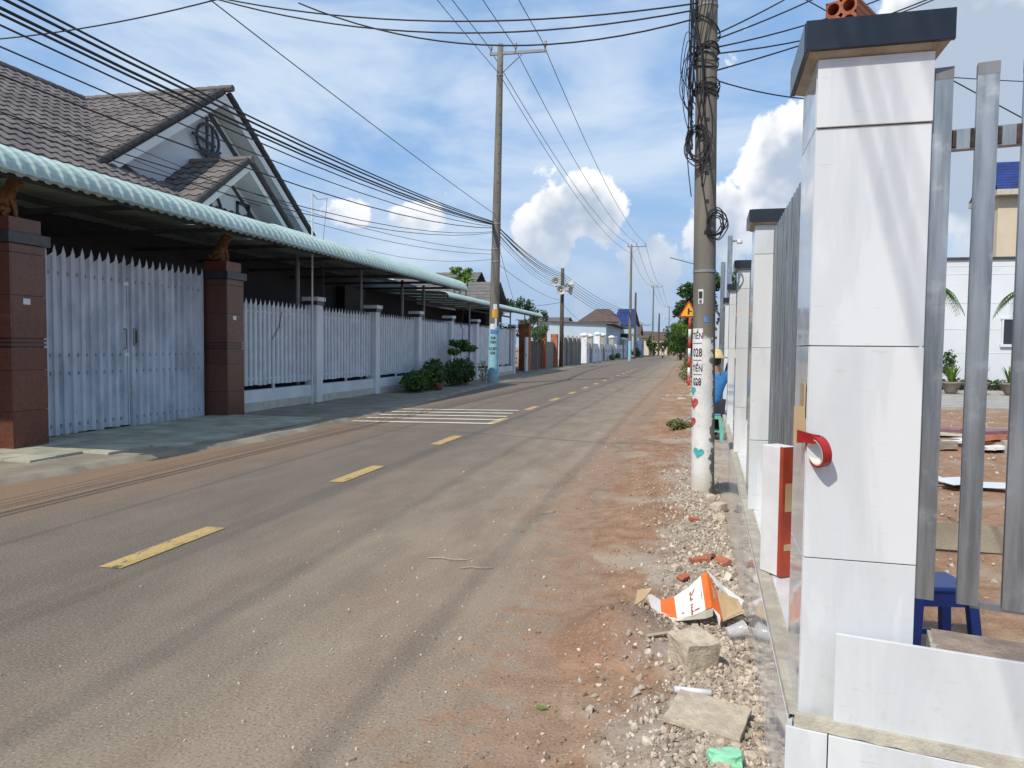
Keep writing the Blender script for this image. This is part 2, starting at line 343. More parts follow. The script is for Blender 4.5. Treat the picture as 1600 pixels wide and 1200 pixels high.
# ------------------------------------------------------------------ mesh helpers
class MB:
    def __init__(s): s.v = []; s.f = []; s.mi = []
    def face(s, pts, mi=0):
        b = len(s.v); s.v += [tuple(p) for p in pts]; s.f.append(tuple(range(b, b + len(pts)))); s.mi.append(mi); return s
    def faces(s, pts, fs, mi=0):
        b = len(s.v); s.v += [tuple(p) for p in pts]
        for f in fs: s.f.append(tuple(b + i for i in f)); s.mi.append(mi)
        return s
    def box(s, x0, x1, y0, y1, z0, z1, mi=0):
        return s.faces([(x0, y0, z0), (x1, y0, z0), (x1, y1, z0), (x0, y1, z0), (x0, y0, z1), (x1, y0, z1), (x1, y1, z1), (x0, y1, z1)],
                       [(0, 3, 2, 1), (4, 5, 6, 7), (0, 1, 5, 4), (1, 2, 6, 5), (2, 3, 7, 6), (3, 0, 4, 7)], mi)
    def tube(s, pts, r, n=6, mi=0, cap=True):
        pts = [Vector(p) for p in pts]; k = len(pts); rs = r if isinstance(r, (list, tuple)) else [r] * k
        b = len(s.v); prev = None
        for i, p in enumerate(pts):
            d = (pts[min(i + 1, k - 1)] - pts[max(i - 1, 0)]).normalized()
            if prev is None:
                a = Vector((0, 0, 1)) if abs(d.z) < .9 else Vector((1, 0, 0))
                u = d.cross(a).normalized()
            else:
                u = (prev - d * prev.dot(d)); u = u.normalized() if u.length > 1e-6 else d.orthogonal().normalized()
            prev = u; w = d.cross(u)
            for j in range(n):
                t = 2 * math.pi * j / n; s.v.append(tuple(p + (u * math.cos(t) + w * math.sin(t)) * rs[i]))
        for i in range(k - 1):
            for j in range(n):
                a, c = b + i * n + j, b + i * n + (j + 1) % n
                s.f.append((a, c, c + n, a + n)); s.mi.append(mi)
        if cap:
            s.f.append(tuple(b + j for j in reversed(range(n)))); s.mi.append(mi)
            s.f.append(tuple(b + (k - 1) * n + j for j in range(n))); s.mi.append(mi)
        return s
    def lathe(s, prof, c=(0, 0, 0), n=16, mi=0, axis='z'):
        b = len(s.v); k = len(prof)
        for r, z in prof:
            for j in range(n):
                t = 2 * math.pi * j / n; x, y = r * math.cos(t), r * math.sin(t)
                q = (x, y, z) if axis == 'z' else ((z, x, y) if axis == 'x' else (x, z, y))
                s.v.append((c[0] + q[0], c[1] + q[1], c[2] + q[2]))
        for i in range(k - 1):
            for j in range(n):
                a, d = b + i * n + j, b + i * n + (j + 1) % n
                s.f.append((a, d, d + n, a + n)); s.mi.append(mi)
        s.f.append(tuple(b + j for j in reversed(range(n)))); s.mi.append(mi)
        s.f.append(tuple(b + (k - 1) * n + j for j in range(n))); s.mi.append(mi)
        return s
    def prism(s, poly, o, u, w, d, mi=0):            # polygon in (u,w) at o, extruded by vector d
        o, u, w, d = Vector(o), Vector(u), Vector(w), Vector(d); n = len(poly)
        A = [o + u * a + w * c for a, c in poly]; B = [p + d for p in A]
        return s.faces(A + B, [tuple(reversed(range(n))), tuple(range(n, 2 * n))] + [(i, (i + 1) % n, n + (i + 1) % n, n + i) for i in range(n)], mi)
    def xf(s, M, start=0):
        s.v[start:] = [tuple(M @ Vector(p)) for p in s.v[start:]]; return s
    def mesh(s, name, mats, smooth=False):
        me = bpy.data.meshes.new(name); me.from_pydata(s.v, [], s.f)
        for m in (mats if isinstance(mats, (list, tuple)) else [mats]): me.materials.append(MATS[m])
        if isinstance(mats, (list, tuple)) and len(mats) > 1: me.polygons.foreach_set('material_index', s.mi)
        bm = bmesh.new(); bm.from_mesh(me); bmesh.ops.recalc_face_normals(bm, faces=bm.faces); bm.to_mesh(me); bm.free()
        if smooth: me.polygons.foreach_set('use_smooth', [True] * len(me.polygons))
        me.update(); return me
    def build(s, name, mats, parent=None, smooth=False, W=False, loc=None, bevel=0):
        return piece(name, s.mesh(name, mats, smooth), parent, W, Matrix.Translation(loc) if loc else None, bevel)
def piece(name, me, parent=None, W=False, M=None, bevel=0):
    o = bpy.data.objects.new(name, me); COL.objects.link(o)
    if parent is not None:
        o.parent = parent
        if W: o.matrix_parent_inverse = parent.matrix_basis.inverted()
    if M is not None: o.matrix_basis = M
    if bevel:
        b = o.modifiers.new('bevel', 'BEVEL'); b.width = bevel; b.segments = 2; b.limit_method = 'ANGLE'
    return o
def tag(o, label=None, cat=None, group=None, kind=None):
    if label: o['label'] = label
    if cat: o['category'] = cat
    if group: o['group'] = group
    if kind: o['kind'] = kind
    return o
def thing(name, label, cat, loc=(0, 0, 0), rz=0.0, group=None):
    o = bpy.data.objects.new(name, None); COL.objects.link(o); o.empty_display_size = .2
    o.location = loc; o.rotation_euler = (0, 0, rz); return tag(o, label, cat, group)
def kids(o): return [c for c in list(COL.objects) if c.parent is o]
def copy_tree(o, children, loc=None, rz=None, label=None):
    c = o.copy(); COL.objects.link(c)
    if loc is not None: c.location = loc
    if rz is not None: c.rotation_euler = (0, 0, rz)
    if label: c['label'] = label
    for ch in children:
        d = ch.copy(); COL.objects.link(d); d.parent = c
    return c
def text_mesh(txt, size, mat, align='CENTER'):
    cu = bpy.data.curves.new('t', 'FONT'); cu.body = txt; cu.size = size; cu.align_x = align; cu.align_y = 'CENTER'; cu.resolution_u = 3; cu.offset = size * .018
    o = bpy.data.objects.new('t', cu); COL.objects.link(o)
    me = bpy.data.meshes.new_from_object(o); bpy.data.objects.remove(o); bpy.data.curves.remove(cu)
    me.materials.clear(); me.materials.append(MATS[mat]); return me
def frame(o, x, y, z):                                # 4x4 from axes
    o, x, y, z = Vector(o), Vector(x), Vector(y), Vector(z)
    return Matrix(((x.x, y.x, z.x, o.x), (x.y, y.y, z.y, o.y), (x.z, y.z, z.z, o.z), (0, 0, 0, 1)))
def skin_mesh(name, verts, edges, radii, mat, sub=2, root=0):
    me = bpy.data.meshes.new(name); me.from_pydata(verts, edges, [])
    o = bpy.data.objects.new(name, me); COL.objects.link(o)
    o.modifiers.new('s', 'SKIN'); sv = me.skin_vertices[0].data
    for i, r in enumerate(radii): sv[i].radius = (r, r) if not isinstance(r, tuple) else r
    sv[root].use_root = True
    sb = o.modifiers.new('u', 'SUBSURF'); sb.levels = sub; sb.render_levels = sub
    dg = bpy.context.evaluated_depsgraph_get(); m2 = bpy.data.meshes.new_from_object(o.evaluated_get(dg))
    bpy.data.objects.remove(o); bpy.data.meshes.remove(me)
    m2.name = name; m2.materials.clear(); m2.materials.append(MATS[mat]); m2.polygons.foreach_set('use_smooth', [True] * len(m2.polygons))
    return m2
def rock_mesh(name, mat, seed, sx, sy, sz, sub=2, jag=.28):
    bm = bmesh.new(); bmesh.ops.create_icosphere(bm, subdivisions=sub, radius=1)
    for v in bm.verts:
        n = noise.noise(v.co * 1.3 + Vector((seed, 0, 0))); v.co *= 1 + jag * n
        for i in range(3):
            if abs(v.co[i]) > .62: v.co[i] = math.copysign(.62 + (abs(v.co[i]) - .62) * .25, v.co[i])
        v.co = Vector((v.co.x * sx, v.co.y * sy, v.co.z * sz))
    me = bpy.data.meshes.new(name); bm.to_mesh(me); bm.free(); me.materials.append(MATS[mat]); return me
def leaves(mb, pts, rng, size, n, squash=1.0, up=.3):
    # n leaf-sized folded diamonds scattered through the blobs (x,y,z,rx,ry,rz)
    wts = [b[3] * b[4] * b[5] for b in pts]
    for b in rng.choices(pts, wts, k=n):
        while True:
            q = Vector((rng.uniform(-1, 1), rng.uniform(-1, 1), rng.uniform(-1, 1)))
            if .25 < q.length < 1: break
        q *= (.55 + .45 * rng.random()) / max(q.length, .6) * q.length ** .3
        p = Vector((b[0] + q.x * b[3], b[1] + q.y * b[4], b[2] + q.z * b[5]))
        d = (q.normalized() * .7 + Vector((rng.gauss(0, .6), rng.gauss(0, .6), rng.gauss(up, .5)))).normalized()
        a = d.orthogonal().normalized(); a = (Matrix.Rotation(rng.uniform(0, 6.28), 3, d) @ a); w = d.cross(a)
        s_ = size * rng.uniform(.6, 1.35)
        mb.faces([p - a * s_, p + w * s_ * .42 + d * s_ * .15, p + a * s_, p - w * s_ * .42 + d * s_ * .15], [(0, 1, 2), (0, 2, 3)])
    return mb
def smooth_pts(P, n=6):
    P = [Vector(p) for p in P]; out = []
    for i in range(len(P) - 1):
        a, b, c, d = P[max(i - 1, 0)], P[i], P[i + 1], P[min(i + 2, len(P) - 1)]
        for k in range(n):
            t = k / n; out.append(.5 * ((2 * b) + (c - a) * t + (2 * a - 5 * b + 4 * c - d) * t * t + (3 * b - a - 3 * c + d) * t ** 3))
    return out + [P[-1]]
def vnz(x, y, s=1.0, o=0.0): return noise.noise(Vector((x * s + o, y * s, o * .7)))
def sstep(a, b, x):
    t = max(0, min(1, (x - a) / (b - a))); return t * t * (3 - 2 * t)

# ------------------------------------------------------------------ ground, road, pavements
g = MB().face([(-1500, -300, -.06), (1500, -300, -.06), (1500, 2500, -.06), (-1500, 2500, -.06)]).build('ground', 'soil'); tag(g, kind='structure')
mb = MB(); ys = list(range(-40, 121, 8)) + list(range(124, 260, 6))
def bend(y): return 0 if y < 105 else -(y - 105) ** 2 * .0022
for a, b in zip(ys, ys[1:]):
    mb.face([(-9.4 + bend(a), a, 0), (.25 + bend(a), a, 0), (.25 + bend(b), b, 0), (-9.4 + bend(b), b, 0)])
road = mb.build('road', 'asphalt'); tag(road, kind='structure')
dm = MB().box(-.085, .085, 0, 1.15, .004, .0065).mesh('lane_dash', 'yellow_paint')
for k in range(16):
    y = 4.18 + 3.3 * k
    piece('lane_dash', dm, road, M=Matrix.Translation((-3.72, y, 0)))
for k in range(5):
    t = k / 4; y0 = 13.55 + t * 2.95; y1 = 13.95 + t * 3.1; xa = -6.42 - .1 * t; xb = -3.66 - .2 * t
    MB().prism([(0, 0), (1, 0), (1, 1), (0, 1)], (xa, y0, .0085), (xb - xa, y1 - y0, 0), (0, .15, 0), (0, 0, .004)).build('rumble_line', 'white_paint_line', road)

# left pavement: a raised strip whose broken outer edge wanders
edge = [(-6.95, -8), (-6.95, 2), (-6.9, 6.3), (-6.72, 8.4), (-6.36, 10.4), (-6.52, 14), (-6.6, 17), (-7.15, 24), (-7.5, 30), (-8.1, 45), (-8.5, 60), (-8.7, 130)]
def edge_x(y):
    for (xa, ya), (xb, yb) in zip(edge, edge[1:]):
        if ya <= y <= yb: return xa + (xb - xa) * (y - ya) / (yb - ya)
    return edge[-1][0]
mb = MB(); y = -8.0; rows = []
while y < 130:
    e = edge_x(y) + .10 * vnz(0, y, 1.3) + .05 * vnz(3, y, 4.0); zt = .055 + .02 * vnz(5, y, .8)
    rows.append((y, e, zt)); y += .2 if y < 32 else 2.0
for (a, ea, za), (b, eb, zb) in zip(rows, rows[1:]):
    mb.faces([(-12.5, a, .05), (ea - .12, a, za), (ea, a, -.01), (-12.5, b, .05), (eb - .12, b, zb), (eb, b, -.01)], [(0, 1, 4, 3), (1, 2, 5, 4)])
pav = mb.build('pavement', 'concrete_dark'); tag(pav, kind='structure')
# paved apron in front of the gate, tile by tile
simple('apron_tile', (0.42, 0.40, 0.295), (0.30, 0.29, 0.215), 3.2, .75, rnd=.16, fine=.1, bmp=.2)
tm = MB().box(-.197, .197, -.197, .197, 0, .03).mesh('paving_tile', 'apron_tile')
rng = random.Random(4)
for i in range(7):
    for j in range(15):
        x, y = -9.05 + .4 * i, 7.55 + .4 * j
        if x + .2 > edge_x(y) - .16 - max(0, 9.2 - y) * .35: continue
        M = Matrix.Translation((x, y, .05 + rng.uniform(0, .006))) @ Euler((rng.uniform(-.006, .006), rng.uniform(-.006, .006), 0)).to_matrix().to_4x4()
        piece('paving_tile', tm, pav, M=M)

# right verge: heaped soil and gravel between tarmac and wall
def verge_z(x, y):
    e = -.78 - .42 * sstep(4.2, 7.5, y) + .24 * vnz(1, y, .55) + .12 * vnz(4, y, 2.2)
    t = sstep(e - .25, e + .75, x)
    z = -.045 + t * .085 + t * (.030 * vnz(x, y, 2.1) + .020 * vnz(x, y, 6.0, 3) + .010 * vnz(x, y, 17, 7)) + .006 * vnz(x, y, 40, 2)
    z += .15 * math.exp(-((x + .33) / .25) ** 2 - ((y - 3.82) / .28) ** 2)
    z += .08 * math.exp(-((x + .05) / .45) ** 2 - ((y - 8.6) / 1.4) ** 2) + .13 * math.exp(-((x - .05) / .35) ** 2 - ((y - 13.4) / .8) ** 2)
    z += .05 * math.exp(-((x + .2) / .5) ** 2 - ((y - 6.6) / .5) ** 2)
    z -= .035 * sstep(.12, .34, x)
    return z
xs = [-1.75 + .0375 * i for i in range(64)]
ys = []; y = .6
while y < 33: ys.append(y); y += .03 if y < 6 else (.06 if y < 12 else .25)
mb = MB(); nx = len(xs)
mb.v = [(x, y, verge_z(x, y)) for y in ys for x in xs]
mb.f = [(j * nx + i, j * nx + i + 1, (j + 1) * nx + i + 1, (j + 1) * nx + i) for j in range(len(ys) - 1) for i in range(nx - 1)]; mb.mi = [0] * len(mb.f)
verge = mb.build('verge', 'verge_soil', smooth=True); tag(verge, kind='structure')
# stones: nobody could count them
def stones(name, mat, label, n, seed, place, parent_kind='stuff'):
    rng = random.Random(seed); mb = MB()
    bm = bmesh.new(); bmesh.ops.create_icosphere(bm, subdivisions=1, radius=1)
    bv = [v.co.copy() for v in bm.verts]; bf = [tuple(v.index for v in f.verts) for f in bm.faces]; bm.free()
    for _ in range(n):
        r = place(rng)
        if r is None: continue
        x, y, z, s = r
        E = Euler((rng.uniform(0, 6), rng.uniform(0, 6), rng.uniform(0, 6))).to_matrix(); k = (rng.uniform(.7, 1.3), rng.uniform(.6, 1.1), rng.uniform(.45, .85))
        mb.faces([(E @ Vector((v.x * k[0], v.y * k[1], v.z * k[2]))) * s * rng.uniform(.55, 1.3) + Vector((x, y, z + s * .25)) for v in bv], bf)
    o = mb.build(name, mat); tag(o, label, 'gravel', kind='stuff'); return o
def pl_gravel(rng):
    y = 2.4 + 6.5 * rng.random() ** 1.6; x = .36 - abs(rng.gauss(0, .25))
    if x < -1.1 or x > .34 or (x + .36) ** 2 + (y - 3.82) ** 2 < .05: return None
    return x, y, verge_z(x, y), rng.choice((.004, .005, .006, .007, .008, .010, .012, .016, .022 if rng.random() < .3 else .008)) * rng.uniform(.8, 1.3)
def pl_verge(rng):
    y = 2.2 + 12 * rng.random() ** 1.5; x = .33 - abs(rng.gauss(0, .55))
    return x, y, max(verge_z(x, y), 0), rng.choice((.003, .004, .005, .006, .008, .012)) * rng.uniform(.8, 1.3)
def pl_road(rng):
    y = 2.4 + 11 * rng.random() ** 1.4; x = -.9 - abs(rng.gauss(0, .9))
    return x, y, 0, rng.choice((.002, .003, .003, .004, .005, .008)) * rng.uniform(.7, 1.2)
def pl_site(rng):
    y = rng.uniform(3, 20); x = .7 + rng.uniform(0, .5) * y
    return x, y, .0, rng.choice((.01, .015, .02, .03)) * rng.uniform(.7, 1.3)
stones('gravel', 'gravel_stone', 'pale crushed gravel spilled along the foot of the tiled wall', 13500, 1, pl_gravel)
stones('verge_chippings', 'gravel_stone', 'pale stone chippings scattered through the soil of the verge', 1500, 12, pl_verge)
stones('loose_soil_clods', 'gravel_red', 'reddish soil clods scattered over the verge', 2200, 2, pl_verge)
stones('road_grit', 'gravel_stone', 'small pale grit scattered over the road surface', 1800, 3, pl_road)
stones('site_rubble', 'gravel_stone', 'small stones scattered over bare soil behind the fence', 1400, 5, pl_site)

# building plot behind the wall: bare uneven soil, then a concrete yard
mb = MB(); xs2 = [.62 + .28 * i for i in range(46)]; ys2 = [1.2 + .28 * j for j in range(74)]
mb.v = [(x, y, .03 * vnz(x, y, .8, 4) + .02 * vnz(x, y, 3, 2)) for y in ys2 for x in xs2]; nx = len(xs2)
mb.f = [(j * nx + i, j * nx + i + 1, (j + 1) * nx + i + 1, (j + 1) * nx + i) for j in range(len(ys2) - 1) for i in range(nx - 1)]; mb.mi = [0] * len(mb.f)
tag(mb.build('plot_ground', 'soil', smooth=True), kind='structure')
tag(MB().box(4, 30, 21.5, 31.2, -.2, .06).build('yard_pavement', 'concrete'), kind='structure')
tag(MB().face([(-.75, 22.5, .012), (.5, 22.0, .05), (.6, 31.5, .05), (-.35, 31.5, .012)]).build('driveway_apron', 'cream_stone'), kind='structure')

# ------------------------------------------------------------------ tiled boundary wall on the right
WA = -0.0244; O2 = Vector((.33, 2.24, 0)); WU = Vector((math.sin(-WA), math.cos(WA), 0)); WN = Vector((math.cos(WA), -math.sin(-WA), 0))
def W(u, n, z=0): return O2 + WU * u + WN * n + Vector((0, 0, z))
STEP = 2.84
ordn = ['first', 'second', 'third', 'fourth', 'fifth', 'sixth', 'seventh', 'eighth', 'ninth', 'tenth']
J = [.454, .912, 1.512, 2.112, 2.298]
rg0 = random.Random(77)
def pillar(i):
    first = i == 0
    lab = 'nearest white marble tiled pillar with black cap, hollow brick on top' if first else 'white marble tiled pillar with black cap, %s from the camera' % ordn[i]
    t = thing('fence_pillar', lab, 'pillar', W(STEP * i, 0), WA, 'tiled pillars of the boundary wall')
    MB().box(.009, .281, .009, .305, -.05, 2.298).build('core', 'mortar', t)
    if first: MB().box(-.018, .290, -.012, .3445, -.06, .4515).build('base', 'mortar', t)
    for a, b in zip(J, J[1:]):
        MB().box(0, .290, -.002, .0095, a + .0015, b - .0015).build('tile', 'marble_tile', t, bevel=.0012).matrix_basis = Matrix.Translation((rg0.uniform(-.0008, .0008), rg0.uniform(-.001, .0), 0)) @ Matrix.Rotation(rg0.uniform(-.002, .002), 4, 'X')
        MB().box(-.001, .0095, .0105, .312, a + .0015, b - .0015).build('tile', 'marble_tile', t, bevel=.0012)
        MB().box(.2805, .2915, .0105, .312, a + .0015, b - .0015).build('tile', 'marble_tile', t, bevel=.0012)
    c = MB(); q = .035
    c.faces([(0, 0, 2.298), (.29, 0, 2.298), (.29, .31, 2.298), (0, .31, 2.298), (-q, -q, 2.318), (.29 + q, -q, 2.318), (.29 + q, .31 + q, 2.318), (-q, .31 + q, 2.318)],
            [(0, 1, 2, 3), (0, 1, 5, 4), (1, 2, 6, 5), (2, 3, 7, 6), (3, 0, 4, 7)])
    c.box(-q + .012, .29 + q - .012, -q + .012, .31 + q - .012, 2.3185, 2.391)
    cp = c.build('cap', 'mortar', t)
    MB().box(-q - .002, .29 + q + .004, -q - .004, -q + .0115, 2.312, 2.392).build('cap_slab', 'dark_granite', cp, bevel=.0015)
    MB().box(-q - .004, -q + .0115, -q + .0125, .31 + q, 2.312, 2.392).build('cap_slab', 'dark_granite', cp, bevel=.0015)
    MB().box(-q + .0125, .29 + q, -q + .0125, .31 + q, 2.3915, 2.396).build('cap_slab', 'dark_granite', cp)
    return t
for i in range(9): pillar(i)
# the low wall runs under all bays: plinth tiles below, mortar ledge, recessed slabs above
bw = thing('boundary_wall', 'long low wall clad in polished marble tiles under the street fence', 'wall', W(0, 0), WA)
LEN = STEP * 8 + .33
MB().box(-.018, .30, .345, LEN, -.1, .452).build('core', 'mortar', bw)
pt = MB().box(-.031, -.0185, .0015, .5985, -.08, .446).mesh('tile', 'marble_tile')
for k in range(int(LEN / .6)):
    piece('tile', pt, bw, M=Matrix.Translation((0, -.024 + .6 * k, 0)))
n_ = 70; led = MB()
for k in range(n_):
    a, b = -.022 + (LEN + .02) * k / n_, -.022 + (LEN + .02) * (k + 1) / n_
    ra, rb = .022 + .012 * vnz(k, 0, .9), .022 + .012 * vnz(k + 1, 0, .9)
    led.faces([(-.029, a, .4475), (-.029, b, .4475), (-.026, a, .462), (-.026, b, .462), (ra, a, .458), (rb, b, .458), (ra, a, .4525), (rb, b, .4525)], [(0, 1, 3, 2), (2, 3, 5, 4), (4, 5, 7, 6)])
led.build('mortar_ledge', 'mortar', bw)
for i in range(8):
    a, b = STEP * i + .335, STEP * (i + 1) - .005; m = (a + b) / 2
    for p, q in ((a, m - .002), (m + .002, b)): MB().box(.036, .30 if i == 3 else .1595, p, q, .4522, .4555).build('ledge_tile', 'marble_tile', bw)
for i in range(8):
    if i == 3: continue
    a, b = STEP * i + .335, STEP * (i + 1) - .005
    MB().box(.172, .30, a, b, .4525, .712).build('upper_core', 'mortar', bw)
    m = (a + b) / 2
    for p, q in ((a, m - .0015), (m + .0015, b)): MB().box(.160, .1715, p, q, .4565, .716).build('tile', 'marble_tile', bw)
# steel tube infill of each bay
bar = MB().box(-.014, .014, -.025, .025, .80, 2.26).mesh('bar', 'galvanised_steel')
for i in range(8):
    if i == 3: continue
    t = thing('fence_panel', 'galvanised steel tube fence panel between %s and %s tiled pillars' % (ordn[i], ordn[i + 1]), 'fence', W(STEP * i + .33, .125), WA, 'steel infill panels of the boundary wall')
    for k in range(22): piece('bar', bar, t, M=Matrix.Translation((0, .10 + .1115 * k, 0)))
    for z in (.87, 2.04): MB().box(.0145, .048, .002, STEP - .335, z, z + .05).build('rail', 'galvanised_steel', t)
# wing wall and its fence that turns in towards the gateway
wz = math.atan2(-.206, .979)
wg = thing('wing_wall', 'white marble slab wing wall beside the nearest pillar', 'wall', (.414, 2.19, 0), wz)
MB().box(0, .62, 0, .012, .470, .716).build('slab', 'marble_tile', wg, bevel=.0015)
MB().box(.6235, 1.25, 0, .012, .470, .716).build('slab', 'marble_tile', wg, bevel=.0015)
MB().box(.235, 1.25, .0125, .20, .40, .700).build('core', 'mortar', wg)
tp = MB(); nn = 26
P = [(.005 + 1.24 * i / nn, .014 + .185 * j / 8) for j in range(9) for i in range(nn + 1)]
tp.v = [(x, max(y, .014), .704 + .007 * vnz(x, y, 22) + .006 * vnz(x, y, 60, 3)) for x, y in P]
tp.f = [(j * (nn + 1) + i, j * (nn + 1) + i + 1, (j + 1) * (nn + 1) + i + 1, (j + 1) * (nn + 1) + i) for j in range(8) for i in range(nn)]
tp.f = [f for f in tp.f if min(tp.v[k][0] for k in f) > .23 or max(tp.v[k][1] for k in f) < .03]; tp.mi = [0] * len(tp.f)
tp.build('mortar_bed', 'mortar_top', wg, smooth=True)
ml = MB()
for k in range(30):
    a, b = -.10 + 1.3 * k / 30, -.10 + 1.3 * (k + 1) / 30
    za, zb = .436 + .006 * vnz(k, 3, .8), .436 + .006 * vnz(k + 1, 3, .8)
    ya, yb = -.016 + .004 * vnz(k, 8, .7), -.016 + .004 * vnz(k + 1, 8, .7)
    ml.faces([(a, ya, za), (b, yb, zb), (b, yb + .006, .470), (a, ya + .006, .470), (a, .013, .472), (b, .013, .472)], [(0, 1, 2, 3), (3, 2, 5, 4)])
ml.build('mortar_joint', 'mortar', wg)
MB().box(-.122, -.013, -.020, -.008, -.06, .436).build('tile', 'marble_tile', wg, bevel=.0012)
for k in range(2): MB().box(-.010 + .6 * k, .587 + .6 * k, -.020, -.008, -.06, .434).build('tile', 'marble_tile', wg, bevel=.0012)
MB().box(.0, 1.2, -.0075, .18, -.06, .399).build('footing', 'mortar', wg)
wf = thing('fence_panel', 'steel tube fence panel standing on the wing wall, beside the nearest pillar', 'fence', (.414, 2.19, 0), wz)
simple('weld_rust', (0.115, 0.060, 0.034), (0.035, 0.026, 0.022), 60, .8)
wb = MB().box(-.025, .025, -.014, .014, .815, 2.252).mesh('bar', 'galvanised_steel')
for k in range(9):
    x = .216 + .1045 * k
    b = piece('bar', wb, wf, M=Matrix.Translation((x, .118, 0)))
    MB().box(x - .0255, x + .0255, .1035, .1325, 2.226, 2.258).build('end_cap', 'steel_grey', b)
    b.children[0].matrix_parent_inverse = b.matrix_basis.inverted()
MB().box(.235, 1.2, .1325, .163, 2.045, 2.098).build('rail', 'galvanised_steel', wf)
for k in range(9):
    x = .216 + .1045 * k
    if k: MB().box(x - .034, x - .0262, .127, .1335, 2.047, 2.096).build('weld', 'weld_rust', wf)
    MB().box(x + .0262, x + .038, .127, .1335, 2.05, 2.094).build('weld', 'weld_rust', wf)
MB().box(.33, 1.2, .1325, .150, .800, .818).build('rail', 'galvanised_steel', wf)

# hollow clay brick on the cap: four round holes run right through it
def hollow_brick(w=.085, h=.085, l=.19, nx=2, nz=3, rad=.0155):
    mb = MB(); cw, ch = w / nx, h / nz; N = 16
    for i in range(nx):
        for k in range(nz):
            cx, cz = -w / 2 + cw * (i + .5), ch * (k + .5)
            sq, ci = [], []
            for j in range(N):
                t = 2 * math.pi * (j + .5) / N; c, s = math.cos(t), math.sin(t); m = max(abs(c) , abs(s))
                sq.append((cx + c / m * cw / 2, cz + s / m * ch / 2)); ci.append((cx + c * rad, cz + s * rad))
            b = len(mb.v)
            for y in (0, l): mb.v += [(x, y, z) for x, z in sq] + [(x, y, z) for x, z in ci]
            for j in range(N):
                q = (j + 1) % N
                mb.f += [(b + j, b + q, b + N + q, b + N + j), (b + 2 * N + j, b + 2 * N + q, b + 3 * N + q, b + 3 * N + j), (b + N + j, b + N + q, b + 3 * N + q, b + 3 * N + j)]; mb.mi += [0] * 3
    for k in range(9):                                # ribbed long sides
        z0, z1 = h * k / 9, h * (k + 1) / 9; d = .0012 if k % 2 else 0
        for s in (-1, 1): mb.face([(s * (w / 2 - d), 0, z0), (s * (w / 2 - d), l, z0), (s * (w / 2 - d), l, z1), (s * (w / 2 - d), 0, z1)])
    mb.face([(-w / 2, 0, h), (w / 2, 0, h), (w / 2, l, h), (-w / 2, l, h)]); mb.face([(-w / 2, 0, 0), (w / 2, 0, 0), (w / 2, l, 0), (-w / 2, l, 0)])
    return mb
hb = hollow_brick(.085, .085, .19, 2, 2, .0165).build('hollow_brick', 'hollow_brick')
hb.location = (.395, 2.30, 2.397); hb.rotation_euler = (0, 0, R(-30))
tag(hb, 'red hollow clay brick with round holes lying on black pillar cap', 'brick')

# roll of red tape hanging from a card flap at the pillar edge
tr = thing('tape_roll', 'roll of red tape hanging at the edge of the nearest pillar', 'tape roll', (.358, 2.212, 1.218))
N = 40; mo = MB(); ro, ri, wd = .052, .046, .030
wd = .024
for r0, r1, nm, mt in ((.0375, .044, 'tape', 'tape_red'), (.034, .0372, 'core', 'paper_cream')):
    m2 = MB().lathe([(r0, -wd / 2), (r1, -wd / 2), (r1, wd / 2), (r0, wd / 2), (r0, -wd / 2)], n=N, axis='x')
    m2.f = m2.f[:-2]; m2.mi = m2.mi[:-2]
    m2.xf(Matrix.Rotation(R(-10), 4, 'Y') @ Matrix.Rotation(R(24), 4, 'Z')); m2.build(nm, mt, tr, smooth=False)
MB().faces([(-.052, .045, .055), (-.052, .047, .020), (-.020, -.008, .050), (-.012, -.010, .022), (.0, -.012, .048), (.004, -.012, .040)], [(0, 1, 3, 2), (2, 3, 5, 4)]).build('tail', 'tape_red', tr)
cf = MB(); cf.box(-.004, .0, 0, .075, 0, .15); cf.box(-.030, -.004, .0, .003, -.02, .085); cf.box(-.020, .002, -.002, .0, -.012, .05)
cf = cf.build('cardboard_flap', 'carton_brown'); cf.location = (.327, 2.262, 1.255)
tag(cf, 'folded brown cardboard flap stuck to the side of nearest pillar', 'cardboard')

# tall carton standing on the ledge
ct = thing('tile_carton', 'tall white and red tile carton standing on wall ledge under the bars', 'carton', (.415, 3.66, .462), R(-54))
MB().box(-.050, .085, -.045, .045, 0, .595).build('body', 'paper_white', ct, bevel=.003)
MB().box(.0855, .088, -.046, .046, .0, .597).build('side_panel', 'carton_red', ct)
MB().box(.066, .087, -.0475, -.0458, .0, .597).build('edge_band', 'carton_red', ct)
for z, h_ in ((.30, .13), (.12, .03)): MB().box(.0882, .0895, -.03, .03, z, z + h_).build('print_panel', 'carton_brown', ct)

# ------------------------------------------------------------------ rubbish on the verge
def at(x, y, dz=0.0): return (x, y, verge_z(x, y) + dz)
tc_ = thing('torn_carton', 'torn orange and white tile carton lying open on the gravel', 'carton', at(.05, 4.08, .03), R(8))
def sheet(mb, pts_a, pts_b, th=.006, mi=0):
    # a bent card strip between two edge polylines
    n = len(pts_a); A = [Vector(p) for p in pts_a]; B = [Vector(p) for p in pts_b]
    for i in range(n - 1):
        nrm = (A[i + 1] - A[i]).cross(B[i] - A[i]).normalized() * th
        mb.faces([A[i], A[i + 1], B[i + 1], B[i], A[i] - nrm, A[i + 1] - nrm, B[i + 1] - nrm, B[i] - nrm],
                 [(0, 1, 2, 3), (7, 6, 5, 4), (0, 4, 5, 1), (1, 5, 6, 2), (2, 6, 7, 3), (3, 7, 4, 0)], mi)
    return mb
fa = [(-.22, -.02, .055), (-.17, -.05, .030), (-.09, -.075, .020), (-.01, -.075, .035), (.06, -.06, .065), (.095, -.045, .075)]
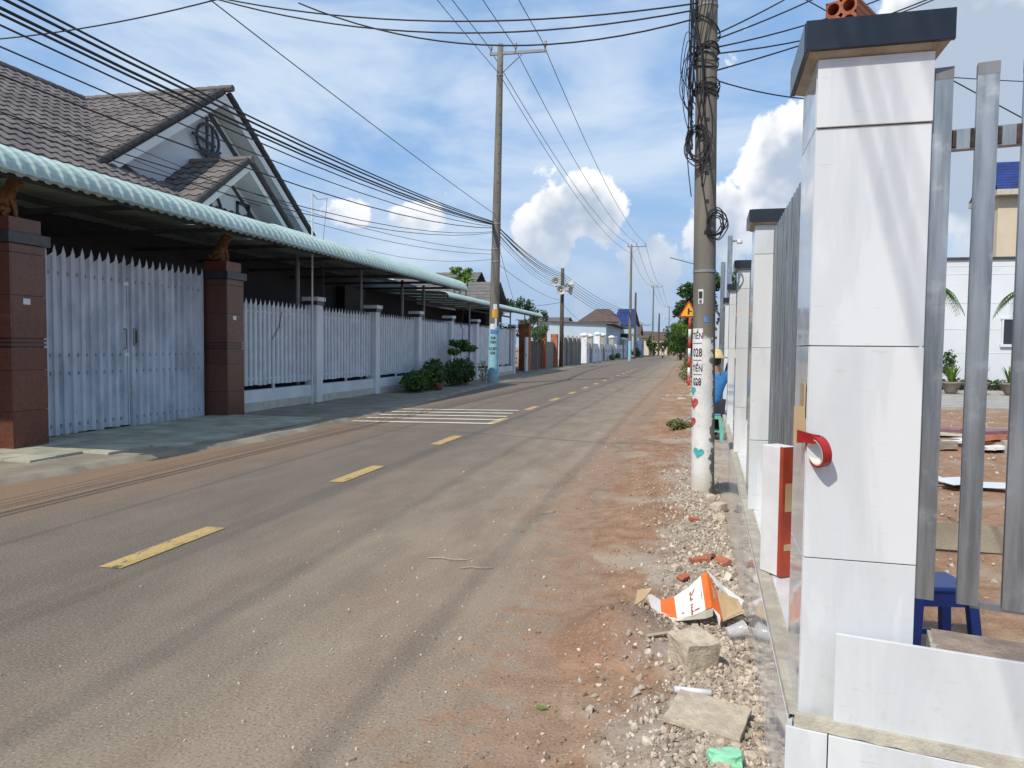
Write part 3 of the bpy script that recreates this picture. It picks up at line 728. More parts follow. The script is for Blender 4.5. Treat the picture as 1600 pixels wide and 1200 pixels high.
fb = [(-.235, .10, .10), (-.16, .10, .055), (-.085, .10, .075), (-.005, .10, .135), (.055, .095, .20), (.085, .09, .225)]
def part_strip(i, j, nm, mt):
    m = sheet(MB(), fa[i:j + 1], fb[i:j + 1]); m.build(nm, mt, tc_)
part_strip(0, 1, 'end_flap', 'paper_white'); part_strip(1, 2, 'orange_band', 'carton_orange'); part_strip(2, 4, 'front_panel', 'paper_white'); part_strip(4, 5, 'orange_band', 'carton_orange')
sheet(MB(), [(.097, -.046, .075), (.150, -.060, .012)], [(.087, .092, .226), (.135, .06, .13)]).build('orange_band', 'carton_orange', tc_)
sheet(MB(), [(.152, -.058, .014), (.26, .0, .045)], [(.136, .062, .131), (.255, .07, .085)]).build('inner_panel', 'carton_brown', tc_)
sheet(MB(), [(.090, .094, .226), (.17, .10, .150), (.285, .08, .075)], [(.145, .062, .150), (.20, .075, .098), (.265, .065, .050)]).build('side_flap', 'paper_white', tc_)
sheet(MB(), [(.150, -.064, .008), (.27, -.01, .04)], [(.152, -.060, .014), (.275, .0, .05)], .012).build('torn_edge', 'carton_brown', tc_)
sheet(MB(), [(.097, -.050, .074), (.118, -.066, .036), (.128, -.070, -.012)], [(.134, -.058, .040), (.138, -.066, .016), (.132, -.071, -.010)], .003).build('tongue', 'paper_white', tc_)
sheet(MB(), [(-.25, .05, .07), (-.30, .03, .04)], [(-.20, .11, .115), (-.285, .10, .10)]).build('torn_flap', 'carton_brown', tc_)
MB().faces([(-.21, -.03, .03), (-.09, -.083, .006), (.06, -.066, .02), (.10, -.05, .03), (.10, -.045, .072), (.06, -.061, .062), (-.09, -.076, .017), (-.21, -.022, .048)], [(0, 1, 6, 7), (1, 2, 5, 6), (2, 3, 4, 5)]).build('front_lip', 'paper_cream', tc_)
def on_patch(txt, size, mat, A, B, C_, D, parent, fu, fv, rot):
    # flat print that follows a bent card patch: A to B along the strip, A to C_ across it
    A, B, C_, D = map(Vector, (A, B, C_, D)); me = text_mesh(txt, size, mat); lu, lv = (B - A).length, (C_ - A).length
    for v in me.vertices:
        x, y = v.co.x, v.co.y; p, q = x * math.cos(rot) - y * math.sin(rot), x * math.sin(rot) + y * math.cos(rot)
        s_, t_ = fu + p / lu, fv + q / lv
        P_ = A * (1 - s_) * (1 - t_) + B * s_ * (1 - t_) + C_ * (1 - s_) * t_ + D * s_ * t_
        v.co = P_ + (B - A).cross(C_ - A).normalized() * .004
    return piece('lettering', me, parent)
on_patch('TILES', .068, 'ink_red', fa[3], fa[4], fb[3], fb[4], tc_, .30, .40, R(90))
on_patch('CERAMIC', .024, 'ink_grey', fa[3], fa[4], fb[3], fb[4], tc_, .80, .60, R(90))
on_patch('60 x 60 cm', .026, 'ink_grey', fa[2], fa[3], fb[2], fb[3], tc_, .40, .42, R(90))
on_patch('TILES', .036, 'paper_cream', (.097, -.046, .075), (.150, -.060, .012), (.087, .092, .226), (.135, .06, .13), tc_, .45, .55, R(90))

def rock(name, label, cat, seed, x, y, s, rz=0, mat='stone', dz=0, sub=2, tilt=(0, 0), jag=.28):
    o = piece(name, rock_mesh(name, mat, seed, *s, sub=sub, jag=jag)); o.location = at(x, y, dz); o.rotation_euler = (tilt[0], tilt[1], rz)
    return tag(o, label, cat)
def block(name, mat, w, d, h, seed, jag):
    bm = bmesh.new(); bmesh.ops.create_cube(bm, size=1); bmesh.ops.subdivide_edges(bm, edges=bm.edges, cuts=5, use_grid_fill=True)
    for v in bm.verts:
        p = Vector((v.co.x * w, v.co.y * d, v.co.z * h)); n = noise.noise_vector(p * 9 + Vector((seed, 0, 0))); n2 = noise.noise_vector(p * 30 + Vector((seed, 3, 0)))
        v.co = p + n * jag + n2 * jag * .35
    me = bpy.data.meshes.new(name); bm.to_mesh(me); bm.free(); me.materials.append(MATS[mat]); return me
o = piece('stone_block', block('stone_block', 'stone', .170, .155, .145, 3, .018)); o.location = at(.055, 3.47, .058); o.rotation_euler = (R(6), R(-4), R(38))
tag(o, 'rough tan stone block in front of the torn carton', 'stone')
o = piece('stone_slab', block('stone_slab', 'stone', .290, .265, .018, 8, .006)); o.location = at(.105, 2.99, .034); o.rotation_euler = (R(2), R(4), R(-14))
tag(o, 'thin flat broken stone slab lying on the gravel', 'slab')
o = piece('stone_slab', block('stone_slab', 'stone', .215, .150, .014, 18, .006)); o.location = at(.115, 2.985, .010); o.rotation_euler = (R(-2), R(1), R(-13))
tag(o, 'lower stone slab hidden under the thin flat slab', 'slab')
tb = MB().tube([(-.075, .01, 0), (-.03, 0, .004), (.075, -.002, .006)], .015, 12).build('plastic_pipe_piece', 'plastic_white', smooth=True); tb.location = at(.05, 3.20, .018)
tag(tb, 'short piece of pale plastic pipe behind the flat slab', 'pipe')
cupo = thing('plastic_cup', 'clear crushed plastic cup lying beside the torn carton', 'cup', at(.225, 3.92, .036), R(25))
m2 = MB().lathe([(.001, .0), (.028, 0), (.0285, .002), (.040, .095), (.042, .097), (.0415, .099), (.039, .096), (.027, .003), (.001, .002)], n=24)
m2.xf(Matrix.Rotation(R(78), 4, 'Y')); m2.build('cup_wall', 'clear_plastic', cupo, smooth=True)
bag = piece('plastic_bag', rock_mesh('plastic_bag', 'green_plastic', 12, .085, .055, .045, 3, .8)); bag.location = at(.155, 2.66, .012); tag(bag, 'crumpled pale green plastic bag at the bottom edge', 'bag')
st = MB().tube([(-.10, -.05, 0), (0, 0, .008), (.07, .04, .004)], .008, 6).build('wood_stick', 'wood_board'); st.location = at(-.07, 3.66, .02); tag(st, 'short wooden stick beside the stone block', 'stick')
rng = random.Random(9)
for k, (x, y, s, rz, lab) in enumerate([(.10, 5.22, .075, .4, 'broken red brick shard, leftmost of those behind the torn carton'), (.17, 5.34, .060, 1.3, 'broken red brick shard, middle of those behind the torn carton'),
                                        (.25, 5.30, .080, 2.2, 'broken red brick shard against the wall foot behind torn carton'), (.00, 4.78, .045, .8, 'small red brick chip on the gravel left of torn carton'),
                                        (.07, 6.3, .05, .2, 'small red brick chip on soil near the foot of near pole')]):
    o = piece('brick_shard', block('brick_shard', 'hollow_brick', s * 1.6, s, .022, 30 + k, .010)); o.location = at(x, y, .02); o.rotation_euler = (rng.uniform(-.35, .35), rng.uniform(-.3, .3), rz); tag(o, lab, 'brick', 'broken brick shards')
for k, (x, y, s, lab) in enumerate([(.27, 4.62, .055, 'grey broken mortar lump against the wall beside the torn carton'), (.30, 7.05, .10, 'large grey concrete lump between near pole and wall'),
                                    (.22, 7.25, .085, 'brown stone lump at the foot of near pole'), (.29, 6.55, .07, 'grey stone by the wall short of the near pole'), (-.05, 4.95, .05, 'pale stone on gravel left of the red shards'),
                                    (.25, 2.76, .035, 'small white stone beside the green bag'), (.20, 2.80, .03, 'tiny pale stone between slab and green bag'), (.305, 4.18, .045, 'dark stone at the torn right end of the carton')]):
    rock('stone', lab, 'stone', 50 + k, x, y, (s, s * .8, s * .7), k, dz=s * .3, mat='stone')
o = MB().box(-.003, .003, -.03, .03, 0, .055).build('card_scrap', 'paper_cream'); o.location = at(.262, 4.95, .0); o.rotation_euler = (.2, .5, .6); tag(o, 'small yellowish card scrap standing against the wall', 'scrap')
for x, y, rz, l, lab in ((-1.36, 4.80, .3, .11, 'dry curled twig on the road, right one'), (-1.62, 4.95, .05, .14, 'thin straight dry twig on the road'), (-1.2, 6.6, 1.0, .10, 'dry twig on the road edge farther from the camera')):
    o = MB().tube([(-l, 0, .006), (-l * .3, .02, .008), (l * .3, -.02, .012), (l, .01, .006)], .004, 5).build('twig', 'wood_board'); o.location = (x, y, 0.002); o.rotation_euler = (0, 0, rz); tag(o, lab, 'twig')
lf = MB().faces([(-.03, 0, .004), (0, .012, .010), (.03, 0, .006), (0, -.012, .002)], [(0, 1, 2), (0, 2, 3)]).build('fallen_leaf', 'leaf_light'); lf.location = (-.56, 2.98, max(verge_z(-.56, 2.98), .0) + .006); tag(lf, 'single yellow green fallen leaf on the verge', 'leaf')

# wood board leaning out of the roots by the near pole, and a clump of weeds
gp = MB().tube([(-.20, 0, .0), (.22, .05, .26)], .016, 8).build('iron_pipe', 'steel_grey'); gp.location = (-.02, 13.1, verge_z(-.1, 13.1) + .02); tag(gp, 'grey iron pipe leaning from a grass tuft behind near pole', 'pipe')

# ------------------------------------------------------------------ left: brown gate pillars, statues, gate leaves
def gate_pillar(loc, lab):
    t = thing('gate_pillar', lab, 'pillar', loc)
    s = .27
    MB().box(-s + .015, s - .015, -s + .015, s - .015, -.05, 2.78).build('core', 'dark_band', t)
    zs = [0.0, .55, 1.10, 1.40, 1.53, 2.10, 2.66, 2.78]
    for a, b in zip(zs, zs[1:]):
        if abs(a - 1.40) < .01: continue
        for sgn in (-1, 1):
            MB().box(sgn * s - .012, sgn * s + .012, -s + .0135, s - .0135, a + .003, b - .003).build('cladding_tile', 'red_granite', t, bevel=.002)
            MB().box(-s - .0115, s + .0115, sgn * s - .013, sgn * s + .0115, a + .003, b - .003).build('cladding_tile', 'red_granite', t, bevel=.002)
    for z in (1.425, 1.478): MB().box(-s - .008, s + .008, -s - .008, s + .008, z, z + .034).build('trim_band', 'red_granite', t)
    MB().box(-s - .06, s + .06, -s - .06, s + .06, 2.781, 2.93).build('dark_cornice', 'dark_band', t, bevel=.006)
    MB().box(-s + .02, s - .02, -s + .02, s - .02, 2.931, 3.13).build('top_block', 'red_granite', t, bevel=.004)
    MB().box(s + .0125, s + .016, -.09, .02, 1.98, 2.06).build('notice_label', 'paper_white', t)
    return t
gate_pillar((-8.95, 8.37, .02), 'left brown granite gate pillar with dark cornice, at the frame edge')
gate_pillar((-9.13, 13.38, .0), 'right brown granite gate pillar between gate and white fence')
def dog(loc, rz, lab):
    # seated guardian dog, one continuous body
    V = [(-.13, 0, .10), (-.06, 0, .20), (.02, 0, .33), (.07, 0, .44), (.10, 0, .53), (.19, 0, .52), (.25, 0, .50),     # spine to muzzle
         (.06, .075, .30), (.10, .085, .15), (.10, .085, .03), (.16, .085, .02), (.06, -.075, .30), (.10, -.085, .15), (.10, -.085, .03), (.16, -.085, .02),
         (-.10, .11, .12), (.02, .13, .13), (-.06, .13, .03), (.05, .13, .025), (-.10, -.11, .12), (.02, -.13, .13), (-.06, -.13, .03), (.05, -.13, .025),
         (.06, .055, .60), (.06, -.055, .60), (-.20, 0, .07), (-.25, 0, .16)]
    E = [(0, 1), (1, 2), (2, 3), (3, 4), (4, 5), (5, 6), (2, 7), (7, 8), (8, 9), (9, 10), (2, 11), (11, 12), (12, 13), (13, 14), (0, 15), (15, 16), (16, 17), (17, 18), (0, 19), (19, 20), (20, 21), (21, 22), (4, 23), (4, 24), (0, 25), (25, 26)]
    Rr = [.12, .115, .11, .085, .085, .055, .035, .055, .042, .036, .03, .055, .042, .036, .03, .085, .075, .04, .03, .085, .075, .04, .03, .018, .018, .035, .02]
    o = piece('dog_statue', skin_mesh('dog_statue', V, E, Rr, 'statue_brown', 2, 0)); o.location = loc; o.rotation_euler = (0, 0, rz); o.scale = (.95, .95, .95)
    return tag(o, lab, 'statue')
dog((-8.98, 8.33, 3.145), R(58), 'orange brown seated dog statue on the left gate pillar')
dog((-9.16, 13.36, 3.125), R(58), 'orange brown seated dog statue on the right gate pillar')

def picket_mesh(p, w, d, z0, z1, tip, mat, rivets, fl=.10):
    # folded sheet: flange, side, flat face with a pointed top, side, flange; profile runs along y, face towards +x
    Y = [-p / 2 + .002, -w / 2, -w / 2 + .016, w / 2 - .016, w / 2, p / 2 - .002]; X = [-.03, 0, d, d, 0, -.03]; zt = [z1 - fl, z1 - .03, z1, z1, z1 - .03, z1 - fl]
    mb = MB(); mb.v = [(x, y, z0) for x, y in zip(X, Y)] + [(x, y, z) for x, y, z in zip(X, Y, zt)] + [(d, 0, z1 + tip)]
    mb.f = [(i, i + 1, 7 + i, 6 + i) for i in range(5)] + [(8, 9, 12)]; mb.mi = [0] * 6
    for z in rivets:
        c = [(d + .004, .011 * math.cos(k * math.pi / 3), z + .011 * math.sin(k * math.pi / 3)) for k in range(6)]
        mb.faces(c + [(d, a[1] * 1.5, z + (a[2] - z) * 1.5) for a in c], [tuple(range(6))] + [(k, (k + 1) % 6, 6 + (k + 1) % 6, 6 + k) for k in range(6)])
    return mb.mesh('picket', mat)
GX = -9.35
def leaf(y0, y1, n, lab, z0):
    t = thing('gate_leaf', lab, 'gate', (GX, y0, 0), 0, 'leaves of the metal gate')
    p = (y1 - y0) / n; me = picket_mesh(p, p * .62, .030, z0, 2.86, .12, 'gate_metal', (.18, 1.02, 1.30, 2.62), .06)
    for k in range(n): piece('picket', me, t, M=Matrix.Translation((random.Random(k + int(y0)).uniform(-.004, .004), p * (k + .5), random.Random(k * 7).uniform(-.014, .014))) @ Matrix.Rotation(random.Random(k * 3 + int(y0)).uniform(-.05, .05), 4, 'Z') @ Matrix.Rotation(random.Random(k * 5).uniform(-.003, .003), 4, 'X'))
    for z in (.22, 1.02, 1.30, 2.55): MB().box(-.045, -.004, .0, y1 - y0, z - .025, z + .025).build('rail', 'steel_grey', t)
    for y in (.0, y1 - y0 - .045): MB().box(-.05, -.003, y, y + .045, z0, 2.60).build('stile', 'steel_grey', t)
    return t, p
lf1, p1_ = leaf(9.02, 10.985, 11, 'left leaf of the grey metal gate with pointed pickets', .09)
lf2, p2_ = leaf(11.015, 13.06, 12, 'right leaf of the grey metal gate, with the lock plate', .06)
MB().box(-.02, .034, 1.93, 1.965, .1, 2.58).build('meeting_strip', 'gate_metal', lf1)
pl = MB().box(.031, .040, .07, .20, 1.45, 1.76).build('lock_plate', 'steel_grey', lf2)
MB().box(.0405, .046, .115, .150, 1.50, 1.72).build('slot', 'shade_dark', pl)
hd = MB().tube([(.03, 1.86, 1.40), (.075, 1.86, 1.42), (.075, 1.86, 1.72), (.03, 1.86, 1.74)], .014, 8).build('handle', 'steel_grey', lf1)
for z in (1.30, 2.50): MB().box(.032, .045, 1.84, 1.955, z - .03, z + .03).build('latch', 'white_metal', lf1)

# white picket fence
FX = -9.25; PY = [17.35 + 3.66 * k for k in range(7)]
fn = thing('picket_fence', 'long white pointed picket fence with square posts on low wall', 'fence', (FX, 13.68, 0))
MB().box(FX - .10, FX + .09, 13.66, 39.35, -.05, .50).build('base_wall', 'white_wall', fn, W=True)
MB().box(FX - .11, FX + .105, 13.67, 39.3, -.05, .24).build('stone_footing', 'cream_stone', fn, W=True)
for y in PY:
    c = MB().box(FX - .16, FX + .165, y - .16, y + .16, -.05, 2.56).build('post', 'white_wall', fn, W=True)
    MB().box(FX - .185, FX + .19, y - .185, y + .185, 2.50, 2.60).build('dark_band', 'dark_band', c)
    MB().box(FX - .215, FX + .22, y - .215, y + .215, 2.601, 2.70).build('cap', 'white_wall', c)
pm = picket_mesh(.122, .112, .026, .60, 2.40, .10, 'white_metal', (.74, 2.22), .05)
pm2 = picket_mesh(.122, .112, .026, .60, 2.40, .10, 'white_metal', (), .05)
starts = [13.70] + [y + .165 for y in PY[:-1]]; ends = [y - .165 for y in PY]
for bi, (a, b) in enumerate(zip(starts, ends)):
    n = round((b - a) / .186)
    for k in range(n): piece('picket', pm if bi < 3 else pm2, fn, W=True, M=Matrix.Translation((FX + random.Random(k + bi * 40).uniform(-.004, .004), a + (b - a) * (k + .5) / n, random.Random(k * 3 + bi).uniform(-.012, .012))) @ Matrix.Rotation(random.Random(k + bi * 31).uniform(-.05, .05), 4, 'Z'))
    for z in (.74, 2.22): MB().box(FX - .04, FX - .003, a, b, z - .02, z + .02).build('rail', 'white_metal', fn, W=True)
    m = (a + b) / 2; MB().box(FX - .03, FX + .02, m - .025, m + .025, .49, .62).build('foot', 'white_metal', fn, W=True)
tq = MB().tube([(FX + .03, 15.35, 1.62), (FX + .045, 15.62, 1.90), (FX + .04, 15.75, 2.25)], .008, 5).build('dry_creeper_stem', 'bark'); tag(tq, 'thin dark dry stem caught on the nearest fence bay', 'stem')
tq = MB().tube([(FX + .03, 29.5, 1.45), (FX + .05, 30.0, 1.75), (FX + .05, 30.1, 2.2), (FX + .04, 29.7, 2.45)], .012, 5).build('cable_loop', 'wire_black'); tag(tq, 'black cable hanging over the fence near the blue pole', 'cable')
# aerial mast on the pavement
am = thing('aerial_mast', 'thin white metal mast with a short crossbar in front of the fence', 'mast', (-8.9, 16.6, .05))
MB().tube([(0, 0, -.05), (0, .04, 5.1)], .022, 8).build('pole', 'post_white', am)
MB().tube([(0, .04, 5.08), (.0, .30, 5.0), (0, .82, 5.12)], .014, 6).build('crossbar', 'post_white', am)
MB().tube([(0, .80, 5.1), (0.02, .5, 3.8), (.03, .6, 2.4)], .006, 5).build('cord', 'wire_grey', am)

# ------------------------------------------------------------------ green bullnose canopy
def canopy_sheet(w, prof, ribs, amp):
    cols = []
    for k in range(ribs):
        y0 = w * k / ribs; q = w / ribs
        cols += [(y0, 0), (y0 + q * .42, 0), (y0 + q * .56, amp), (y0 + q * .86, amp)]
    cols.append((w, 0)); n = len(cols); mb = MB()
    for i, (x, z) in enumerate(prof):
        a = Vector(prof[max(i - 1, 0)]); b = Vector(prof[min(i + 1, len(prof) - 1)]); t = (b - a).normalized(); nr = (t.y, -t.x)
        for y, d in cols: mb.v.append((x + nr[0] * d, y, z + nr[1] * d))
    for i in range(len(prof) - 1):
        for j in range(n - 1): mb.f.append((i * n + j, i * n + j + 1, (i + 1) * n + j + 1, (i + 1) * n + j)); mb.mi.append(0)
    return mb
def bull(x, z, r, h, xin, zin):                       # lip, curved nose, back up to the house
    p = [(x - .06, z)] + [(x - r + r * math.cos(t), z + .02 + h * math.sin(t)) for t in [R(a) for a in (0, 12, 26, 40, 54, 68, 80, 90)]]
    return p + [(xin, zin)]
cn = thing('green_canopy', 'long pale green ribbed steel canopy with rounded front edge', 'canopy', (-10, 2, 0))
me = canopy_sheet(1.05, bull(-7.92, 3.53, .52, .36, -12.35, 4.05), 5, .028).mesh('roof_sheet', 'canopy_green')
for k in range(20): piece('roof_sheet', me, cn, W=True, M=Matrix.Translation((0, 5.35 + 1.052 * k, .003 * (k % 2))))
me = canopy_sheet(1.05, bull(-9.55, 4.08, .40, .30, -12.35, 4.45), 5, .028).mesh('upper_sheet', 'canopy_green')
for k in range(11): piece('upper_sheet', me, cn, W=True, M=Matrix.Translation((0, 16.4 + 1.052 * k, .003 * (k % 2))))
for y in (13.9, 17.0, 20.7, 24.0, 26.1): MB().tube([(-9.5, y, .05), (-9.5, y, 3.72)], .05, 10).build('column', 'steel_grey', cn, W=True)
for x, z in ((-8.15, 3.52), (-9.0, 3.72), (-10.6, 3.8)): MB().box(x - .03, x + .03, 5.5, 26.2, z, z + .10).build('beam', 'steel_dark', cn, W=True)
for y in [5.6 + 2.28 * k for k in range(10)]: MB().box(-12.3, -8.2, y - .025, y + .025, 3.58, 3.66).build('rafter', 'steel_dark', cn, W=True)

# ------------------------------------------------------------------ house with grey tile roofs
hs = thing('house', 'white gabled house with grey brown tile roofs behind the green canopy', 'house', (-14, 17, 0))
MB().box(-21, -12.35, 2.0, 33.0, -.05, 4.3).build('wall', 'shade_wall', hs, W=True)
ZR, YR, XR, SL = 8.11, 17.57, -16.2, .67
# gable wall of the cross wing (faces the street) and the small porch gable in front
gx = -12.35
MB().prism([(-4.05, 0), (4.05, 0), (0, 2.72)], (gx - .02, YR, ZR - .12 - 2.72), (0, 1, 0), (0, 0, 1), (-.2, 0, 0)).build('gable_wall', 'gable_wall', hs, W=True)
tw = .30; ex = .345; cs = 1 / math.sqrt(1 + SL * SL); sn = SL * cs
def tile_mesh():
    mb = MB(); n = 8
    for v in range(2):
        for i in range(n + 1):
            t = i / n; h = .023 * (math.sin(2 * math.pi * t) * .55 + (.45 if .1 < t < .45 else 0))
            mb.v.append((tw * (t - .5) * 1.0, -.02 if v == 0 else ex + .03, h + (.034 if v == 0 else .004)))
    for i in range(n + 1): x, y, z = mb.v[i]; mb.v.append((x, y + .004, z - .045))
    mb.f = [(i, i + 1, n + 2 + i, n + 1 + i) for i in range(n)] + [(i, i + 1, 2 * n + 3 + i, 2 * n + 2 + i) for i in range(n)]; mb.mi = [0] * len(mb.f)
    return mb
TM = tile_mesh(); tile_me = TM.mesh('roof_tile', 'roof_tile_grey')
slots = []
def slope(o, along, upd, nrm, ncol, nrow, keep):
    o, along, upd, nrm = Vector(o), Vector(along), Vector(upd), Vector(nrm)
    for r in range(nrow):
        for c in range(ncol):
            p = o + along * (tw * (c + .5)) + upd * (ex * r)
            if keep(p + upd * ex * .5): slots.append((p, frame(p, along, upd, nrm)))
def under(f): return lambda p: p.z > f(p.x, p.y) - .22
wing = lambda x, y: ZR - SL * abs(y - YR) if x < -11.95 else -9
main = lambda x, y: ZR - SL * abs(x - XR)
roof = MB()
# main roof slope facing the street (ridge parallel to it), eave at x = -11.5
slope((-10.4, 3.6, ZR - SL * 5.8), (0, 1, 0), (-cs, 0, sn), (sn, 0, cs), 100, 20, lambda p: p.y < YR and p.z > wing(p.x, p.y) - .22)
# cross wing, slope facing the camera
slope((-11.95, 12.6, ZR - SL * 4.97), (-1, 0, 0), (0, cs, sn), (0, -sn, cs), 16, 18, lambda p: p.x > -17 and p.z > main(p.x, p.y) - .22)
# porch gable, slope facing the camera
PA = (-10.75, 16.75, 6.04); PS = .70; pc = 1 / math.sqrt(1 + PS * PS); ps = PS * pc
slope((-10.72, PA[1] - 2.55, PA[2] - PS * 2.55), (-1, 0, 0), (0, pc, ps), (0, -ps, pc), 6, 9, lambda p: True)
def seen(p):
    d = p - CAM; f = d.dot(Fv); u, v = d.dot(Rv) / f, d.dot(Uv) / f
    return abs(u) < .70 and abs(v) < .53
slots.sort(key=lambda s: (not seen(s[0]), (s[0] - CAM).length))
slots = [s for s in slots if s[0].z > 4.3]
rt = MB(); pp = Matrix.Identity(4)
for k, (p, M) in enumerate(slots):
    if k < 300: piece('roof_tile', tile_me, hs, W=True, M=M)
    else: rt.faces([M @ Vector(v) for v in TM.v], TM.f)
tag(rt.build('roof_tiles', 'roof_tile_mass', hs, W=True), kind='stuff')
def quad_slab(mb, a, b, c, d, th):
    a, b, c, d = map(Vector, (a, b, c, d)); n = (b - a).cross(d - a).normalized() * th
    mb.faces([a, b, c, d, a - n, b - n, c - n, d - n], [(0, 1, 2, 3), (7, 6, 5, 4), (0, 4, 5, 1), (1, 5, 6, 2), (2, 6, 7, 3), (3, 7, 4, 0)]); return mb
rd = MB(); e = .03
quad_slab(rd, (-10.35, 3.6, ZR - SL * 5.85 - e), (-10.35, 14.5, ZR - SL * 5.85 - e), (XR, 14.5, ZR - e), (XR, 3.6, ZR - e), .08)
quad_slab(rd, (XR, 3.6, ZR - e), (XR, YR, ZR - e), (-21, YR, ZR - SL * 4.8 - e), (-21, 3.6, ZR - SL * 4.8 - e), .08)
quad_slab(rd, (-11.9, 12.6, ZR - SL * 4.97 - e), (-11.9, YR, ZR - e), (XR - 1, YR, ZR - e), (XR - 1, 12.6, ZR - SL * 4.97 - e), .08)
quad_slab(rd, (-11.9, YR, ZR - e), (-11.9, 22.5, ZR - SL * 4.93 - e), (XR - 1, 22.5, ZR - SL * 4.93 - e), (XR - 1, YR, ZR - e), .08)
quad_slab(rd, (-10.7, PA[1] - 2.55, PA[2] - PS * 2.55 - e), (-10.7, PA[1], PA[2] - e), (-12.5, PA[1], PA[2] - e), (-12.5, PA[1] - 2.55, PA[2] - PS * 2.55 - e), .06)
quad_slab(rd, (-10.7, PA[1], PA[2] - e), (-10.7, PA[1] + 2.55, PA[2] - PS * 2.55 - e), (-12.5, PA[1] + 2.55, PA[2] - PS * 2.55 - e), (-12.5, PA[1], PA[2] - e), .06)
rd.build('roof_deck', 'roof_trim', hs, W=True)
# barge boards, dark strips painted as shadow under the right rakes, verge tiles and ridge tiles
def rake(x, ya, za, yb, zb, w, off, nm, mt, d):
    a, b = Vector((x, ya, za - off)), Vector((x, yb, zb - off))
    MB().faces([a, b, b - Vector((0, 0, w)), a - Vector((0, 0, w)), a - Vector((d, 0, 0)), b - Vector((d, 0, 0)), b - Vector((d, 0, w)), a - Vector((d, 0, w))],
               [(0, 1, 2, 3), (7, 6, 5, 4), (0, 4, 5, 1), (1, 5, 6, 2), (2, 6, 7, 3), (3, 7, 4, 0)]).build(nm, mt, hs, W=True)
for s in (-1, 1):
    rake(-11.86, YR, ZR, YR + s * 4.95, ZR - SL * 4.95, .22, .13, 'barge_board', 'soffit', .05)
    rake(-11.92, YR, ZR, YR + s * 4.8, ZR - SL * 4.8, .05, .30, 'soffit_board', 'soffit', .42)
    if s > 0: rake(-12.335, YR, ZR, YR + s * 4.8, ZR - SL * 4.8, .16, .52, 'shadow_strip', 'emblem_dark', .03)
    rake(-10.66, PA[1], PA[2], PA[1] + s * 2.5, PA[2] - PS * 2.5, .17, .10, 'barge_board', 'soffit', .05)
    rake(-10.72, PA[1], PA[2], PA[1] + s * 2.5, PA[2] - PS * 2.5, .05, .22, 'soffit_board', 'soffit', .55)
    if s > 0: rake(-11.235, PA[1], PA[2], PA[1] + s * 2.3, PA[2] - PS * 2.3, .12, .42, 'shadow_strip', 'emblem_dark', .03)
vt = MB().tube([(0, 0, 0), (0, .40, 0)], [.085, .075], 8).mesh('verge_tile', 'roof_trim')
for s in (-1, 1):
    for k in range(16):
        q = 5.75 * k / 16; a = Vector((-11.86, YR + s * (4.95 - q * cs), ZR - SL * 4.95 + q * sn + .02))
        d = Vector((0, -s * cs, sn)); piece('verge_tile', vt, hs, W=True, M=frame(a, Vector((1, 0, 0)), d, Vector((1, 0, 0)).cross(d)))
    for k in range(9):
        q = 3.0 * k / 9; a = Vector((-10.66, PA[1] + s * (2.5 - q * pc), PA[2] - PS * 2.5 + q * ps + .02))
        d = Vector((0, -s * pc, ps)); piece('verge_tile', vt, hs, W=True, M=frame(a, Vector((1, 0, 0)), d, Vector((1, 0, 0)).cross(d)))
rg = MB().tube([(0, 0, 0), (0, .36, 0)], [.105, .09], 8).mesh('ridge_tile', 'roof_tile_grey')
for k in range(13): piece('ridge_tile', rg, hs, W=True, M=frame((-11.8 - .345 * (12.6 - k), YR, ZR + .01), (0, -1, 0), (1, 0, 0), (0, 0, 1)))
for k in range(41): piece('ridge_tile', rg, hs, W=True, M=frame((XR, 3.6 + .345 * k, ZR + .01), (1, 0, 0), (0, 1, 0), (0, 0, 1)))
for k in range(5): piece('ridge_tile', rg, hs, W=True, M=frame((-12.3 + .345 * k, PA[1], PA[2] + .01), (0, -1, 0), (1, 0, 0), (0, 0, 1)))
# porch front wall with round motif
MB().prism([(-2.2, 0), (2.2, 0), (0, 1.54)], (-11.25, PA[1], PA[2] - .2 - 1.54), (0, 1, 0), (0, 0, 1), (-.15, 0, 0)).build('porch_wall', 'soffit', hs, W=True)
mo = MB()
for r in (.40,): mo.tube([(-11.22, PA[1] - .75 + r * math.cos(t), 4.72 + r * math.sin(t)) for t in [2 * math.pi * k / 28 for k in range(29)]], .035, 6)
mo.tube([(-11.22, PA[1] - .75, 4.3), (-11.22, PA[1] - .75, 4.95)], .03, 6); mo.build('round_motif', 'emblem_dark', hs, W=True)
sg = MB(); [sg.box(-11.24, -11.20, a, b, c, d) for a, b, c, d in ((17.05, 17.12, 4.3, 5.12), (17.05, 17.62, 5.05, 5.12), (17.55, 17.62, 4.3, 5.12))]
sg.build('door_motif', 'emblem_dark', hs, W=True)
# wrought emblem on the gable: broken ring, bars and strokes
em = MB(); cx, cy, cz = gx + .09, 17.38, 6.78
em.tube([(cx, cy + .46 * math.cos(t), cz + .40 * math.sin(t)) for t in [R(70 + 235 * k / 24) for k in range(25)]], .042, 6)
em.tube([(cx, cy + .46 * math.cos(t), cz + .40 * math.sin(t)) for t in [R(-50 + 105 * k / 12) for k in range(13)]], .042, 6)
for a in ((-.04, -.55, -.04, .58), (.20, -.45, .20, .40), (-.62, .02, .30, -.10), (-.30, -.28, .52, -.33), (-.10, -.62, .52, -.20)):
    em.tube([(cx, cy + a[0], cz + a[1]), (cx, cy + a[2], cz + a[3])], .040, 6)
for y in (-.35, .25): em.tube([(cx - .11, cy + y, cz - .2), (cx, cy + y, cz - .2)], .02, 5)
em.build('emblem', 'emblem_dark', hs, W=True)
